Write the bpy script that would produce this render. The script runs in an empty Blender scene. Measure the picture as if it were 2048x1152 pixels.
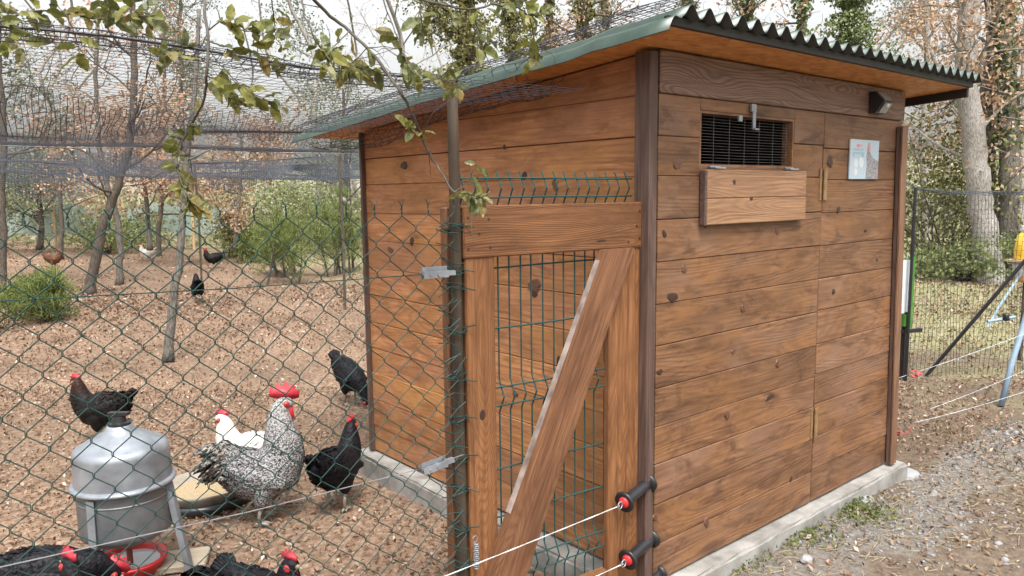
import bpy, bmesh, math, random
import numpy as np
from mathutils import Vector, Matrix

# ------------------------------------------------------------------ camera, sky, sun
S = bpy.context.scene
COL = S.collection
rad = math.radians
FPX, YAW, PITCH, ROLL = 1531.7, 0.870071, 0.123627, -0.011675
CAM = np.array([-2.238158, -1.821551, 1.65])
_f = np.array([math.cos(YAW)*math.cos(PITCH), math.sin(YAW)*math.cos(PITCH), -math.sin(PITCH)])
_r0 = np.array([math.sin(YAW), -math.cos(YAW), 0.0]); _u0 = np.cross(_r0, _f)
_r = _r0*math.cos(ROLL)+_u0*math.sin(ROLL); _u = -_r0*math.sin(ROLL)+_u0*math.cos(ROLL)
cam = bpy.data.cameras.new('camera'); camo = bpy.data.objects.new('camera', cam); COL.objects.link(camo)
cam.sensor_width = 36.0; cam.lens = FPX/2048*36.0; cam.clip_start = 0.05; cam.clip_end = 2000
camo.matrix_world = Matrix(((_r[0], _u[0], -_f[0], CAM[0]), (_r[1], _u[1], -_f[1], CAM[1]), (_r[2], _u[2], -_f[2], CAM[2]), (0, 0, 0, 1)))
S.camera = camo

SUN_EL, SUN_AZ = 62.0, -118.0         # azimuth measured from +X towards +Y: light comes from behind the viewer
w = bpy.data.worlds.new('World'); S.world = w; w.use_nodes = True
nt = w.node_tree; nt.nodes.clear()
sky = nt.nodes.new('ShaderNodeTexSky'); sky.sky_type = 'NISHITA'; sky.sun_disc = False
sky.sun_elevation = rad(SUN_EL); sky.sun_rotation = rad(90-SUN_AZ)
sky.air_density = 1.6; sky.dust_density = 6.0; sky.ozone_density = 0.6
hs = nt.nodes.new('ShaderNodeHueSaturation'); hs.inputs['Saturation'].default_value = 0.12
bg = nt.nodes.new('ShaderNodeBackground'); bg.inputs['Strength'].default_value = 0.14
out = nt.nodes.new('ShaderNodeOutputWorld')
nt.links.new(sky.outputs[0], hs.inputs['Color']); nt.links.new(hs.outputs[0], bg.inputs[0]); nt.links.new(bg.outputs[0], out.inputs[0])
sl = bpy.data.lights.new('sun', 'SUN'); sl.energy = 1.5; sl.angle = rad(12); sl.color = (1.0, 0.965, 0.91)
slo = bpy.data.objects.new('sun', sl); COL.objects.link(slo)
sd = Vector((math.cos(rad(SUN_AZ))*math.cos(rad(SUN_EL)), math.sin(rad(SUN_AZ))*math.cos(rad(SUN_EL)), math.sin(rad(SUN_EL))))
slo.rotation_euler = (-sd).to_track_quat('-Z', 'Y').to_euler(); slo.location = (3, -6, 8)
S.view_settings.view_transform = 'Standard'; S.view_settings.look = 'None'
S.view_settings.exposure = 1.18; S.view_settings.gamma = 1.0; S.view_settings.use_curve_mapping = False
S.render.resolution_x = 1024; S.render.resolution_y = 576
S.cycles.max_bounces = 4; S.cycles.diffuse_bounces = 3; S.cycles.glossy_bounces = 2; S.cycles.transmission_bounces = 2; S.cycles.transparent_max_bounces = 8

def ray(x, y): return _f+_r*(x-1024)/FPX-_u*(y-576)/FPX
def at(x, y, d): return CAM+ray(x, y)*d                       # a point of the place seen at (x, y), d metres ahead
def gnd(x, y, z=0.0):
    D = ray(x, y); return CAM+D*((z-CAM[2])/D[2])

# ------------------------------------------------------------------ object helpers
WM = {}
def put(o, parent=None, M=None):
    M = M if M is not None else Matrix.Identity(4)
    COL.objects.link(o)
    if parent is not None:
        o.parent = parent; o.matrix_local = WM[parent.name].inverted() @ M
    else: o.matrix_local = M
    WM[o.name] = M.copy(); return o
def tag(o, label=None, cat=None, group=None, kind=None):
    if label: o['label'] = label
    if cat: o['category'] = cat
    if group: o['group'] = group
    if kind: o['kind'] = kind
    return o
def thing(name, label, cat, loc=(0, 0, 0), rz=0.0, group=None):
    o = bpy.data.objects.new(name, None); o.empty_display_size = 0.1
    put(o, None, Matrix.Translation(Vector(loc)) @ Matrix.Rotation(rz, 4, 'Z'))
    return tag(o, label, cat, group)
def mesh_arrays(name, V, F, smooth=False):
    V = np.asarray(V, np.float32); me = bpy.data.meshes.new(name)
    if isinstance(F, np.ndarray) and F.ndim == 2:
        n, k = F.shape
        me.vertices.add(len(V)); me.vertices.foreach_set('co', V.ravel())
        me.loops.add(n*k); me.loops.foreach_set('vertex_index', F.astype(np.int32).ravel())
        me.polygons.add(n); me.polygons.foreach_set('loop_start', np.arange(0, n*k, k, dtype=np.int32))
        try: me.polygons.foreach_set('loop_total', np.full(n, k, np.int32))
        except Exception: pass
        me.update(calc_edges=True); me.validate()
    else:
        me.from_pydata([tuple(map(float, v)) for v in V], [], [tuple(map(int, f)) for f in F]); me.update()
    if smooth: me.polygons.foreach_set('use_smooth', np.ones(len(me.polygons), bool))
    return me
def part(name, me, mat, parent=None, M=None):
    o = bpy.data.objects.new(name, me)
    if mat is not None and not me.materials:
        for m in (mat if isinstance(mat, (list, tuple)) else [mat]): me.materials.append(m)
    return put(o, parent, M)
class MB:
    def __init__(s): s.V = []; s.F = []; s.n = 0
    def add(s, V, F):
        s.V.extend([tuple(v) for v in V]); s.F.extend([tuple(i+s.n for i in f) for f in F]); s.n += len(V); return s
    def box(s, c, size, ax=None):
        c = np.array(c, float); h = np.array(size, float)/2
        A = np.eye(3) if ax is None else np.array(ax, float)
        V = [c+A[0]*h[0]*i+A[1]*h[1]*j+A[2]*h[2]*k for i in (-1, 1) for j in (-1, 1) for k in (-1, 1)]
        return s.add(V, [(0, 1, 3, 2), (4, 6, 7, 5), (0, 4, 5, 1), (2, 3, 7, 6), (0, 2, 6, 4), (1, 5, 7, 3)])
    def tube(s, P, r, n=6, caps=True):
        P = np.array(P, float); m = len(P); r = np.full(m, r, float) if np.isscalar(r) else np.array(r, float)
        T = np.gradient(P, axis=0); T /= np.linalg.norm(T, axis=1)[:, None]+1e-9
        ref = np.array([0, 0, 1.0]) if abs(T[0][2]) < 0.9 else np.array([1.0, 0, 0])
        N = np.cross(T[0], ref); N /= np.linalg.norm(N); V = []
        a = np.linspace(0, 2*np.pi, n, endpoint=False)
        for i in range(m):
            N = N-T[i]*(N@T[i]); N /= np.linalg.norm(N)+1e-9; B = np.cross(T[i], N)
            for t in a: V.append(P[i]+r[i]*(math.cos(t)*N+math.sin(t)*B))
        F = [(i*n+j, i*n+(j+1) % n, (i+1)*n+(j+1) % n, (i+1)*n+j) for i in range(m-1) for j in range(n)]
        if caps: F += [tuple(range(n))[::-1], tuple((m-1)*n+j for j in range(n))]
        return s.add(V, F)
    def lathe(s, prof, n=32, c=(0, 0, 0), ax=None):
        A = np.eye(3) if ax is None else np.array(ax, float); c = np.array(c, float); V = []
        for (rr, z) in prof:
            for j in range(n):
                t = 2*math.pi*j/n; V.append(c+A[0]*rr*math.cos(t)+A[1]*rr*math.sin(t)+A[2]*z)
        F = [(i*n+j, i*n+(j+1) % n, (i+1)*n+(j+1) % n, (i+1)*n+j) for i in range(len(prof)-1) for j in range(n)]
        return s.add(V, F)
    def prism(s, poly, c, A, th):
        c = np.array(c, float); A = np.array(A, float); n = len(poly)
        V = [c+A[0]*p[0]+A[1]*p[1]+A[2]*e for e in (-th/2, th/2) for p in poly]
        return s.add(V, [tuple(range(n))[::-1], tuple(range(n, 2*n))]+[(i, (i+1) % n, n+(i+1) % n, n+i) for i in range(n)])
    def mesh(s, name, smooth=False): return mesh_arrays(name, s.V, s.F, smooth)
def cbox_mesh(name, sx, sy, sz, b=0.003, warp=0.0, seed=0):
    bm = bmesh.new(); bmesh.ops.create_cube(bm, size=1.0)
    for v in bm.verts: v.co = Vector((v.co.x*sx, v.co.y*sy, v.co.z*sz))
    if b: bmesh.ops.bevel(bm, geom=list(bm.edges), offset=b, segments=1, affect='EDGES')
    if warp:
        rg = random.Random(seed)
        for v in bm.verts: v.co += Vector((0, rg.uniform(-warp, warp), rg.uniform(-warp, warp)))
    me = bpy.data.meshes.new(name); bm.to_mesh(me); bm.free(); return me
def frame_from(d, up=(0, 0, 1)):
    d = np.array(d, float); d /= np.linalg.norm(d); x = np.cross(up, d)
    if np.linalg.norm(x) < 1e-4: x = np.cross((1, 0, 0), d)
    x /= np.linalg.norm(x); return np.array([x, np.cross(d, x), d])
def segs_mesh(name, P0, P1, r):
    """many thin three sided threads"""
    P0 = np.asarray(P0, float); P1 = np.asarray(P1, float); n = len(P0)
    T = P1-P0; L = np.linalg.norm(T, axis=1); T = T/(L[:, None]+1e-9)
    ref = np.where(np.abs(T[:, 2:3]) < 0.9, np.array([[0, 0, 1.0]]), np.array([[1.0, 0, 0]]))
    N = np.cross(T, ref); N /= np.linalg.norm(N, axis=1)[:, None]; B = np.cross(T, N)
    r = np.broadcast_to(np.asarray(r, float), (n,))[:, None]; V = np.zeros((n, 6, 3))
    for k in range(3):
        o = r*(math.cos(k*2.0944)*N+math.sin(k*2.0944)*B); V[:, k] = P0+o; V[:, 3+k] = P1+o
    b = (np.arange(n)*6)[:, None]
    F = np.concatenate([b+np.array([[k, (k+1) % 3, 3+(k+1) % 3, 3+k]]) for k in range(3)])
    return mesh_arrays(name, V.reshape(-1, 3), F)
def leaf_cloud(name, P, size, rng, up=0.0, aspect=0.6, bend=0.25):
    """one bent, pointed leaf (two triangles folded at the midrib) at every point"""
    P = np.asarray(P, float); n = len(P); s = np.broadcast_to(np.asarray(size, float), (n,))[:, None]
    D = rng.normal(size=(n, 3)); D[:, 2] -= up*0.0; D /= np.linalg.norm(D, axis=1)[:, None]
    Nn = rng.normal(size=(n, 3)); Nn[:, 2] += up*3; Nn -= D*(np.sum(D*Nn, 1)[:, None])
    Nn /= np.linalg.norm(Nn, axis=1)[:, None]+1e-9; W = np.cross(Nn, D)
    V = np.zeros((n, 4, 3))
    V[:, 0] = P-D*s*0.5; V[:, 1] = P+W*s*aspect*0.5+Nn*s*bend; V[:, 2] = P+D*s*0.5; V[:, 3] = P-W*s*aspect*0.5+Nn*s*bend
    b = (np.arange(n)*4)[:, None]
    F = np.concatenate([b+np.array([[0, 1, 2]]), b+np.array([[0, 2, 3]])])
    return mesh_arrays(name, V.reshape(-1, 3), F)

# ------------------------------------------------------------------ materials
def nodes(name):
    m = bpy.data.materials.new(name); m.use_nodes = True; t = m.node_tree
    return m, t, t.nodes['Principled BSDF'], lambda k, **kw: _nn(t, k, kw)
def _nn(t, k, kw):
    n = t.nodes.new(k)
    for a, v in kw.items(): setattr(n, a, v)
    return n
def ramp(t, fac, stops, interp='LINEAR'):
    n = t.nodes.new('ShaderNodeValToRGB'); n.color_ramp.interpolation = interp
    e = n.color_ramp.elements
    while len(e) > len(stops): e.remove(e[-1])
    while len(e) < len(stops): e.new(0.5)
    for i, (p, c) in enumerate(stops):
        e[i].position = p; e[i].color = (*c, 1) if len(c) == 3 else c
    if fac is not None: t.links.new(fac, n.inputs[0])
    return n.outputs[0]
def mixc(t, fac, a, b, mode='MIX'):
    n = t.nodes.new('ShaderNodeMix'); n.data_type = 'RGBA'; n.blend_type = mode
    for sock, v in ((n.inputs[0], fac), (n.inputs[6], a), (n.inputs[7], b)):
        if hasattr(v, 'is_output') or isinstance(v, bpy.types.NodeSocket): t.links.new(v, sock)
        elif isinstance(v, (int, float)): sock.default_value = v
        else: sock.default_value = (*v, 1)
    return n.outputs[2]
def mth(t, op, a, b=0.0):
    n = t.nodes.new('ShaderNodeMath'); n.operation = op
    for s, v in ((n.inputs[0], a), (n.inputs[1], b)):
        if isinstance(v, bpy.types.NodeSocket): t.links.new(v, s)
        else: s.default_value = v
    return n.outputs[0]
def noise(t, vec, scale, detail=3, rough=0.55, dist=0.0):
    n = t.nodes.new('ShaderNodeTexNoise'); n.inputs['Scale'].default_value = scale; n.inputs['Detail'].default_value = detail
    n.inputs['Roughness'].default_value = rough; n.inputs['Distortion'].default_value = dist
    if vec is not None: t.links.new(vec, n.inputs['Vector'])
    return n.outputs['Fac']
def bump(t, b, h, strength, dist=0.01):
    n = t.nodes.new('ShaderNodeBump'); n.inputs['Strength'].default_value = strength; n.inputs['Distance'].default_value = dist
    t.links.new(h, n.inputs['Height']); t.links.new(n.outputs[0], b.inputs['Normal'])
def ocoord(t, scale=(1, 1, 1), randomize=0.0):
    tc = t.nodes.new('ShaderNodeTexCoord'); mp = t.nodes.new('ShaderNodeMapping'); mp.inputs['Scale'].default_value = scale
    src = tc.outputs['Object']
    if randomize:
        oi = t.nodes.new('ShaderNodeObjectInfo'); vm = t.nodes.new('ShaderNodeVectorMath'); vm.operation = 'SCALE'
        vm.inputs[0].default_value = (randomize, randomize*0.71, randomize*0.43); t.links.new(oi.outputs['Random'], vm.inputs['Scale'])
        va = t.nodes.new('ShaderNodeVectorMath'); t.links.new(src, va.inputs[0]); t.links.new(vm.outputs[0], va.inputs[1]); src = va.outputs[0]
    t.links.new(src, mp.inputs['Vector']); return mp.outputs[0]
def simple(name, c1, c2, scale=8, rough=0.6, bmp=0.0, metal=0.0, randomize=3.0, stretch=(1, 1, 1), spec=0.5, detail=4):
    m, t, b, N = nodes(name); v = ocoord(t, stretch, randomize)
    f = noise(t, v, scale, detail); t.links.new(ramp(t, f, [(0.3, c1), (0.7, c2)]), b.inputs['Base Color'])
    b.inputs['Roughness'].default_value = rough; b.inputs['Metallic'].default_value = metal; b.inputs['Specular IOR Level'].default_value = spec
    if bmp: bump(t, b, f, bmp)
    return m
def wood(name, light, mid, dark, stain=0.5, wave=0.35, ring=22.0, rough=0.55, objvar=0.26, dist=9.0, xs=0.22, knots=0.6, hue=None, blot=0.0, wdet=2.0, cz=2.6):
    m, t, b, N = nodes(name)
    v = ocoord(t, (0.5, 15, 15), 41.0); v2 = ocoord(t, (1, 1, 1), 41.0)
    g = noise(t, v, 5.5, 6, 0.65, 0.6)
    cn = noise(t, ocoord(t, (xs*1.6, 2.0, cz), 29.0), 2.4, 1.0, 0.4); fine = noise(t, v, 3.0, 2)
    ring_ = mth(t, 'SINE', mth(t, 'ADD', mth(t, 'MULTIPLY', cn, ring*5.0), mth(t, 'MULTIPLY', fine, 1.6)))
    wfac = ramp(t, mth(t, 'ADD', mth(t, 'MULTIPLY', ring_, 0.5), 0.5), [(0.35, (0, 0, 0)), (0.95, (1, 1, 1))])
    pn = noise(t, ocoord(t, (0.9, 1.3, 2.4), 23.0), 3.2, 6, 0.68, 0.4)
    base = ramp(t, g, [(0.28, dark), (0.5, mid), (0.72, light)])
    base = mixc(t, mth(t, 'MULTIPLY', wfac, wave), base, dark)
    if hue:
        h1 = ramp(t, noise(t, ocoord(t, (0.8, 1, 1.6), 31.0), 2.2, 3), [(0.45, (0, 0, 0)), (0.65, (0.75, 0.75, 0.75))]); base = mixc(t, h1, base, mixc(t, g, tuple(c*.75 for c in hue[0]), hue[0]))
        h2 = ramp(t, noise(t, ocoord(t, (0.8, 1, 1.6), 73.0), 2.6, 3), [(0.47, (0, 0, 0)), (0.65, (0.75, 0.75, 0.75))]); base = mixc(t, h2, base, mixc(t, g, tuple(c*.75 for c in hue[1]), hue[1]))
    st = ramp(t, pn, [(0.40, (0, 0, 0)), (0.66, (1, 1, 1))])
    base = mixc(t, mth(t, 'MULTIPLY', st, stain), base, tuple(c*0.52 for c in mid))
    if blot:
        bl_ = ramp(t, noise(t, ocoord(t, (0.55, 1, 1.5), 91.0), 7.5, 5, 0.7, 0.8), [(0.50, (0, 0, 0)), (0.66, (1, 1, 1))]); base = mixc(t, mth(t, 'MULTIPLY', bl_, blot), base, dark)
    # knots
    vo = N('ShaderNodeTexVoronoi', feature='F1'); vo.inputs['Scale'].default_value = 1.0; vo.inputs['Randomness'].default_value = 1.0
    t.links.new(ocoord(t, (1.5, 3.0, 4.5), 57.0), vo.inputs['Vector'])
    kn = ramp(t, vo.outputs['Distance'], [(0.03, (1, 1, 1)), (0.07, (0.4, 0.4, 0.4)), (0.17, (0, 0, 0))])
    base = mixc(t, mth(t, 'MULTIPLY', kn, knots), base, tuple(c*0.22 for c in dark))
    oi = N('ShaderNodeObjectInfo'); br = mth(t, 'ADD', mth(t, 'MULTIPLY', oi.outputs['Random'], objvar), 1.0-objvar*0.5)
    hs_ = N('ShaderNodeHueSaturation'); t.links.new(base, hs_.inputs['Color']); t.links.new(br, hs_.inputs['Value'])
    t.links.new(hs_.outputs[0], b.inputs['Base Color']); b.inputs['Roughness'].default_value = rough; b.inputs['Specular IOR Level'].default_value = 0.35
    hh = mth(t, 'ADD', g, mth(t, 'MULTIPLY', wfac, 0.5)); bump(t, b, hh, 0.35, 0.003)
    return m
def island(name, cols, rough=0.7, trans=0.0, objrand=False, spec=0.3, mott=0.0):
    m, t, b, N = nodes(name)
    r_ = N('ShaderNodeObjectInfo').outputs['Random'] if objrand else N('ShaderNodeNewGeometry').outputs['Random Per Island']
    c = ramp(t, r_, [(i/max(1, len(cols)-1), c) for i, c in enumerate(cols)])
    if mott:
        f = noise(t, ocoord(t, (1, 1, 1), 5.0), mott, 3); c = mixc(t, ramp(t, f, [(0.45, (0, 0, 0)), (0.7, (0.6, 0.6, 0.6))]), c, tuple(x*0.55 for x in cols[0]))
    t.links.new(c, b.inputs['Base Color']); b.inputs['Roughness'].default_value = rough; b.inputs['Specular IOR Level'].default_value = spec
    if trans:
        tr = N('ShaderNodeBsdfTranslucent'); t.links.new(c, tr.inputs[0]); mx = N('ShaderNodeMixShader'); mx.inputs[0].default_value = trans
        o = t.nodes['Material Output']; t.links.new(b.outputs[0], mx.inputs[1]); t.links.new(tr.outputs[0], mx.inputs[2]); t.links.new(mx.outputs[0], o.inputs[0])
    return m

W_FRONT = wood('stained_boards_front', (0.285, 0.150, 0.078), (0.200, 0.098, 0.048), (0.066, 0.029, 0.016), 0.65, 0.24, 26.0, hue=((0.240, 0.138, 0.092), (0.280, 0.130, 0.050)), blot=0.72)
W_FASC = wood('stained_fascia_board', (0.25, 0.155, 0.115), (0.20, 0.118, 0.085), (0.075, 0.04, 0.028), 0.2, 0.65, 34.0, objvar=0.0, dist=16.0, xs=0.46, knots=0.0, wdet=0.0, cz=2.8)
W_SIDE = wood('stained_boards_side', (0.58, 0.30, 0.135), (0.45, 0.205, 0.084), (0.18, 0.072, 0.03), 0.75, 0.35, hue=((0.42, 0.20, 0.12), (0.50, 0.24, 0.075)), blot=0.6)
W_GATE = wood('gate_timber', (0.30, 0.14, 0.058), (0.20, 0.086, 0.034), (0.085, 0.035, 0.016), 0.6, 0.38, 60.0, knots=0.0, cz=3.6, blot=0.4)
W_BRACE = wood('brace_timber', (0.27, 0.135, 0.068), (0.19, 0.086, 0.042), (0.085, 0.037, 0.02), 0.6, 0.35, 55.0, knots=0.0, cz=3.6, blot=0.4)
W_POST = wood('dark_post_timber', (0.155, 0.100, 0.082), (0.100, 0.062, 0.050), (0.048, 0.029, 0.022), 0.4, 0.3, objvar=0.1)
W_EDGE = wood('pale_brace_edge', (0.50, 0.38, 0.32), (0.36, 0.25, 0.19), (0.2, 0.12, 0.09), 0.2, 0.3)
W_BACK = simple('shade_dark_backing', (0.012, 0.008, 0.006), (0.03, 0.018, 0.012), 6)  # near-black, so the shade inside the hut is in the colour
def osb_mat():
    m, t, b, N = nodes('osb_soffit'); v = ocoord(t, (1, 2.2, 1))
    vo = N('ShaderNodeTexVoronoi', feature='F1'); vo.inputs['Scale'].default_value = 22; t.links.new(v, vo.inputs['Vector'])
    c = ramp(t, vo.outputs['Color'], [(0.1, (0.38, 0.15, 0.042)), (0.5, (0.50, 0.215, 0.062)), (0.9, (0.58, 0.28, 0.095))])
    t.links.new(c, b.inputs['Base Color']); b.inputs['Roughness'].default_value = 0.6; bump(t, b, vo.outputs['Distance'], 0.2, 0.003); return m
M_OSB = osb_mat()
M_ROOFU = simple('bitumen_roof_underside', (0.012, 0.014, 0.013), (0.022, 0.025, 0.023), 14, 0.6)
M_ROOF = simple('bitumen_roof_green', (0.022, 0.044, 0.033), (0.046, 0.078, 0.058), 9, 0.36, 0.12, spec=0.6)
M_BLACKW = simple('black_painted_trim', (0.012, 0.011, 0.010), (0.022, 0.02, 0.018), 10, 0.6)
M_CONC = simple('rough_concrete', (0.15, 0.14, 0.125), (0.36, 0.35, 0.33), 7, 0.9, 0.6, detail=10)
M_GREENW = simple('green_plastic_wire', (0.008, 0.032, 0.028), (0.014, 0.05, 0.043), 20, 0.55, spec=.3)
M_TEALW = simple('green_panel_wire', (0.012, 0.045, 0.043), (0.02, 0.065, 0.06), 20, 0.5, spec=.3)
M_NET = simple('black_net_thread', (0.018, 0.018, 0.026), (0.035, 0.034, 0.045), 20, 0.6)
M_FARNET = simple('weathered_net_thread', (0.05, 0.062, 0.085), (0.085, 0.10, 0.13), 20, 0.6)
M_CHW = simple('grey_hex_wire', (0.10, 0.10, 0.10), (0.2, 0.2, 0.2), 20, 0.45, metal=0.4)
M_GALV = simple('galvanised_metal', (0.20, 0.215, 0.24), (0.36, 0.39, 0.43), 11, 0.42, 0.08, metal=0.5)
M_GALV2 = simple('dull_galvanised_metal', (0.20, 0.205, 0.215), (0.28, 0.285, 0.295), 18, 0.5, 0.08, metal=0.4)
M_BRASS = simple('brassed_hinge', (0.22, 0.13, 0.06), (0.36, 0.24, 0.12), 30, 0.5, metal=0.5)
M_BLKPL = simple('black_plastic', (0.012, 0.012, 0.014), (0.022, 0.022, 0.026), 12, 0.35)
M_REDPL = simple('red_plastic', (0.5, 0.02, 0.022), (0.62, 0.035, 0.035), 10, 0.4)
M_WHITE = simple('white_cord', (0.45, 0.45, 0.45), (0.62, 0.62, 0.62), 30, 0.6)
M_POLE = simple('weathered_fence_pole', (0.022, 0.016, 0.012), (0.085, 0.062, 0.044), 7, 0.8, 0.3, stretch=(3, 3, 0.4), spec=.2)
M_BARK = simple('grey_bark', (0.035, 0.030, 0.025), (0.19, 0.17, 0.145), 30, 0.9, 0.8, stretch=(2.2, 2.2, 0.6), detail=6)
M_BARKD = simple('dark_bark', (0.03, 0.024, 0.018), (0.12, 0.097, 0.075), 24, 0.9, 0.8, stretch=(2, 2, 0.5), detail=6)
M_BARKP = simple('pale_bark', (0.11, 0.10, 0.09), (0.40, 0.37, 0.335), 26, 0.9, 0.8, stretch=(2.2, 2.2, 0.6), detail=6)
M_TWIG = simple('twig_bark', (0.04, 0.034, 0.026), (0.10, 0.088, 0.07), 30, 0.8)
M_OLIVE = island('holm_oak_leaf', [(0.075, 0.088, 0.022), (0.17, 0.18, 0.04), (0.24, 0.23, 0.055), (0.13, 0.15, 0.05), (0.24, 0.26, 0.14), (0.21, 0.15, 0.035)], 0.45, 0.35, True, 0.4, mott=60)
M_LGRN = island('shrub_green', [(0.11, 0.14, 0.05), (0.22, 0.26, 0.10), (0.34, 0.36, 0.17)], 0.6, 0.5)
M_IVY = island('ivy_leaf', [(0.04, 0.075, 0.022), (0.11, 0.16, 0.05), (0.24, 0.28, 0.12), (0.42, 0.43, 0.27)], 0.4, 0.25)
M_IVYY = island('ivy_yellow_leaf', [(0.09, 0.10, 0.03), (0.2, 0.2, 0.07), (0.33, 0.31, 0.14)], 0.45, 0.3)
M_PINE = island('pine_needle', [(0.10, 0.15, 0.04), (0.21, 0.26, 0.075), (0.33, 0.37, 0.13)], 0.55, 0.3)
M_DEAD = island('withered_oak_leaf', [(0.30, 0.165, 0.095), (0.44, 0.27, 0.165), (0.58, 0.43, 0.31), (0.38, 0.27, 0.19)], 0.75, 0.3)
M_HOLM = island('far_holm_leaf', [(0.12, 0.145, 0.085), (0.22, 0.25, 0.155), (0.34, 0.36, 0.26)], 0.6, 0.5)
M_FAR = island('far_undergrowth', [(0.2, 0.22, 0.11), (0.34, 0.36, 0.2), (0.27, 0.34, 0.14), (0.46, 0.40, 0.29), (0.58, 0.56, 0.45)], 0.8, 0.5)  # kept pale: distance haze is put into these colours
M_LITTER = island('leaf_litter', [(0.065, 0.040, 0.027), (0.19, 0.118, 0.077), (0.28, 0.188, 0.127), (0.18, 0.102, 0.063), (0.36, 0.255, 0.182), (0.25, 0.152, 0.097), (0.14, 0.083, 0.054), (0.52, 0.44, 0.36)], 0.75, 0.1)
M_GRASS = island('grass_blade', [(0.07, 0.11, 0.025), (0.15, 0.18, 0.05), (0.27, 0.25, 0.12)], 0.6, 0.3)
M_STRAW = island('dry_straw', [(0.38, 0.30, 0.17), (0.5, 0.42, 0.27)], 0.7, 0.2)
M_STONE = island('grey_stone', [(0.14, 0.138, 0.135), (0.24, 0.24, 0.24), (0.28, 0.28, 0.285)], 0.85)
def ground_mat():
    m, t, b, N = nodes('ground_soil'); v = ocoord(t)
    f = noise(t, v, 28, 8, 0.7); g = noise(t, v, 1.3, 4)
    lit = ramp(t, f, [(0.3, (0.10, 0.066, 0.045)), (0.5, (0.235, 0.158, 0.108)), (0.68, (0.40, 0.29, 0.212))])
    lit = mixc(t, ramp(t, noise(t, v, 0.55, 4, .6), [(0.42, (0, 0, 0)), (0.62, (0.55, 0.55, 0.55))]), lit, (0.10, 0.068, 0.047))
    soil = ramp(t, f, [(0.3, (0.075, 0.054, 0.038)), (0.7, (0.205, 0.155, 0.112))])
    grs = ramp(t, f, [(0.3, (0.13, 0.13, 0.06)), (0.7, (0.33, 0.30, 0.18))])
    grv = ramp(t, f, [(0.3, (0.11, 0.104, 0.098)), (0.7, (0.27, 0.26, 0.245))])
    sx = N('ShaderNodeSeparateXYZ'); t.links.new(v, sx.inputs[0])
    # pen litter behind and left of the hut, bare earth before it, thin grass to the right
    fr = mth(t, 'ADD', mth(t, 'ADD', mth(t, 'MULTIPLY', sx.outputs[0], 0.9), mth(t, 'MULTIPLY', sx.outputs[1], -0.8)), mth(t, 'MULTIPLY', g, 1.2))
    c = mixc(t, ramp(t, mth(t, 'MULTIPLY', fr, 0.5), [(0.32, (0, 0, 0)), (0.5, (1, 1, 1))]), lit, soil)
    right = mth(t, 'ADD', mth(t, 'MULTIPLY', sx.outputs[0], 0.125), mth(t, 'MULTIPLY', mth(t, 'SUBTRACT', g, 0.5), 0.9))
    c = mixc(t, ramp(t, right, [(0.55, (0, 0, 0)), (0.85, (1, 1, 1))]), c, grs)
    pl = mth(t, 'ADD', mth(t, 'MULTIPLY', sx.outputs[1], -1.0), mth(t, 'MULTIPLY', g, 0.9))
    gm = ramp(t, pl, [(0.5, (0, 0, 0)), (0.62, (1, 1, 1)), (0.95, (0.9, 0.9, 0.9)), (1.2, (0.12, 0.12, 0.12))])
    gx = ramp(t, mth(t, 'MULTIPLY', sx.outputs[0], 0.25), [(0.02, (0, 0, 0)), (0.12, (1, 1, 1)), (0.85, (1, 1, 1)), (1.0, (0, 0, 0))])
    c = mixc(t, mth(t, 'MULTIPLY', mth(t, 'MULTIPLY', gm, gx), 0.6), c, grv)
    t.links.new(c, b.inputs['Base Color']); b.inputs['Roughness'].default_value = 0.95; b.inputs['Specular IOR Level'].default_value = 0.15
    bump(t, b, f, 0.7, 0.02); return m
M_GROUND = ground_mat()
M_HILL = simple('hill_scrub', (0.16, 0.15, 0.10), (0.30, 0.26, 0.20), 3, 0.95, 0.3)

# ------------------------------------------------------------------ terrain
RNG = np.random.default_rng(7)
_ph = RNG.uniform(0, 6.28, (8, 2)); _kk = RNG.normal(size=(8, 2))*1.6
def gh(x, y):
    x = np.asarray(x, float); y = np.asarray(y, float); h = np.zeros_like(x)
    for i in range(8): h = h+np.sin(_kk[i, 0]*x+_ph[i, 0])*np.sin(_kk[i, 1]*y+_ph[i, 1])
    d = np.hypot(x, y); ss = lambda a, b_, q: np.clip((q-a)/(b_-a), 0, 1)**2*(3-2*np.clip((q-a)/(b_-a), 0, 1))
    h = h+6.0*ss(-.35, .25, x)*(1-ss(3.0, 5.5, x))*(1-ss(-.12, .25, y))/np.clip(d/1.5, 0.2, 2.0)
    return h*0.006*np.clip(d/1.5, 0.2, 2.0)+np.clip(d-17, 0, 60)*0.012
def ground():
    a = np.sinh(np.linspace(-6.3, 6.3, 260))*0.55; a = np.concatenate([a])
    X, Y = np.meshgrid(a+0.5, a+2.0, indexing='ij'); Z = gh(X, Y); n = len(a)
    V = np.stack([X, Y, Z], -1).reshape(-1, 3); i = np.arange(n*n).reshape(n, n)
    F = np.stack([i[:-1, :-1], i[1:, :-1], i[1:, 1:], i[:-1, 1:]], -1).reshape(-1, 4)
    o = part('ground', mesh_arrays('ground', V, F, True), M_GROUND); tag(o, kind='structure')
ground()
def hills():
    V = []; F = []; n = 120
    for i in range(n):
        t = 2*math.pi*i/n; R = 75+6*math.sin(3*t)
        for (dr, z) in ((0, 0.0), (8, 2.2+0.6*math.sin(5*t+1)), (20, 4.6+1.2*math.sin(4*t)+0.5*math.sin(11*t)), (45, 5.5)):
            V.append(((R+dr)*math.cos(t), (R+dr)*math.sin(t), z))
    for i in range(n):
        for k in range(3): F.append((i*4+k, i*4+k+1, ((i+1) % n)*4+k+1, ((i+1) % n)*4+k))
    tag(part('hills', mesh_arrays('hills', V, F, True), M_HILL), kind='structure')
hills()

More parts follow.
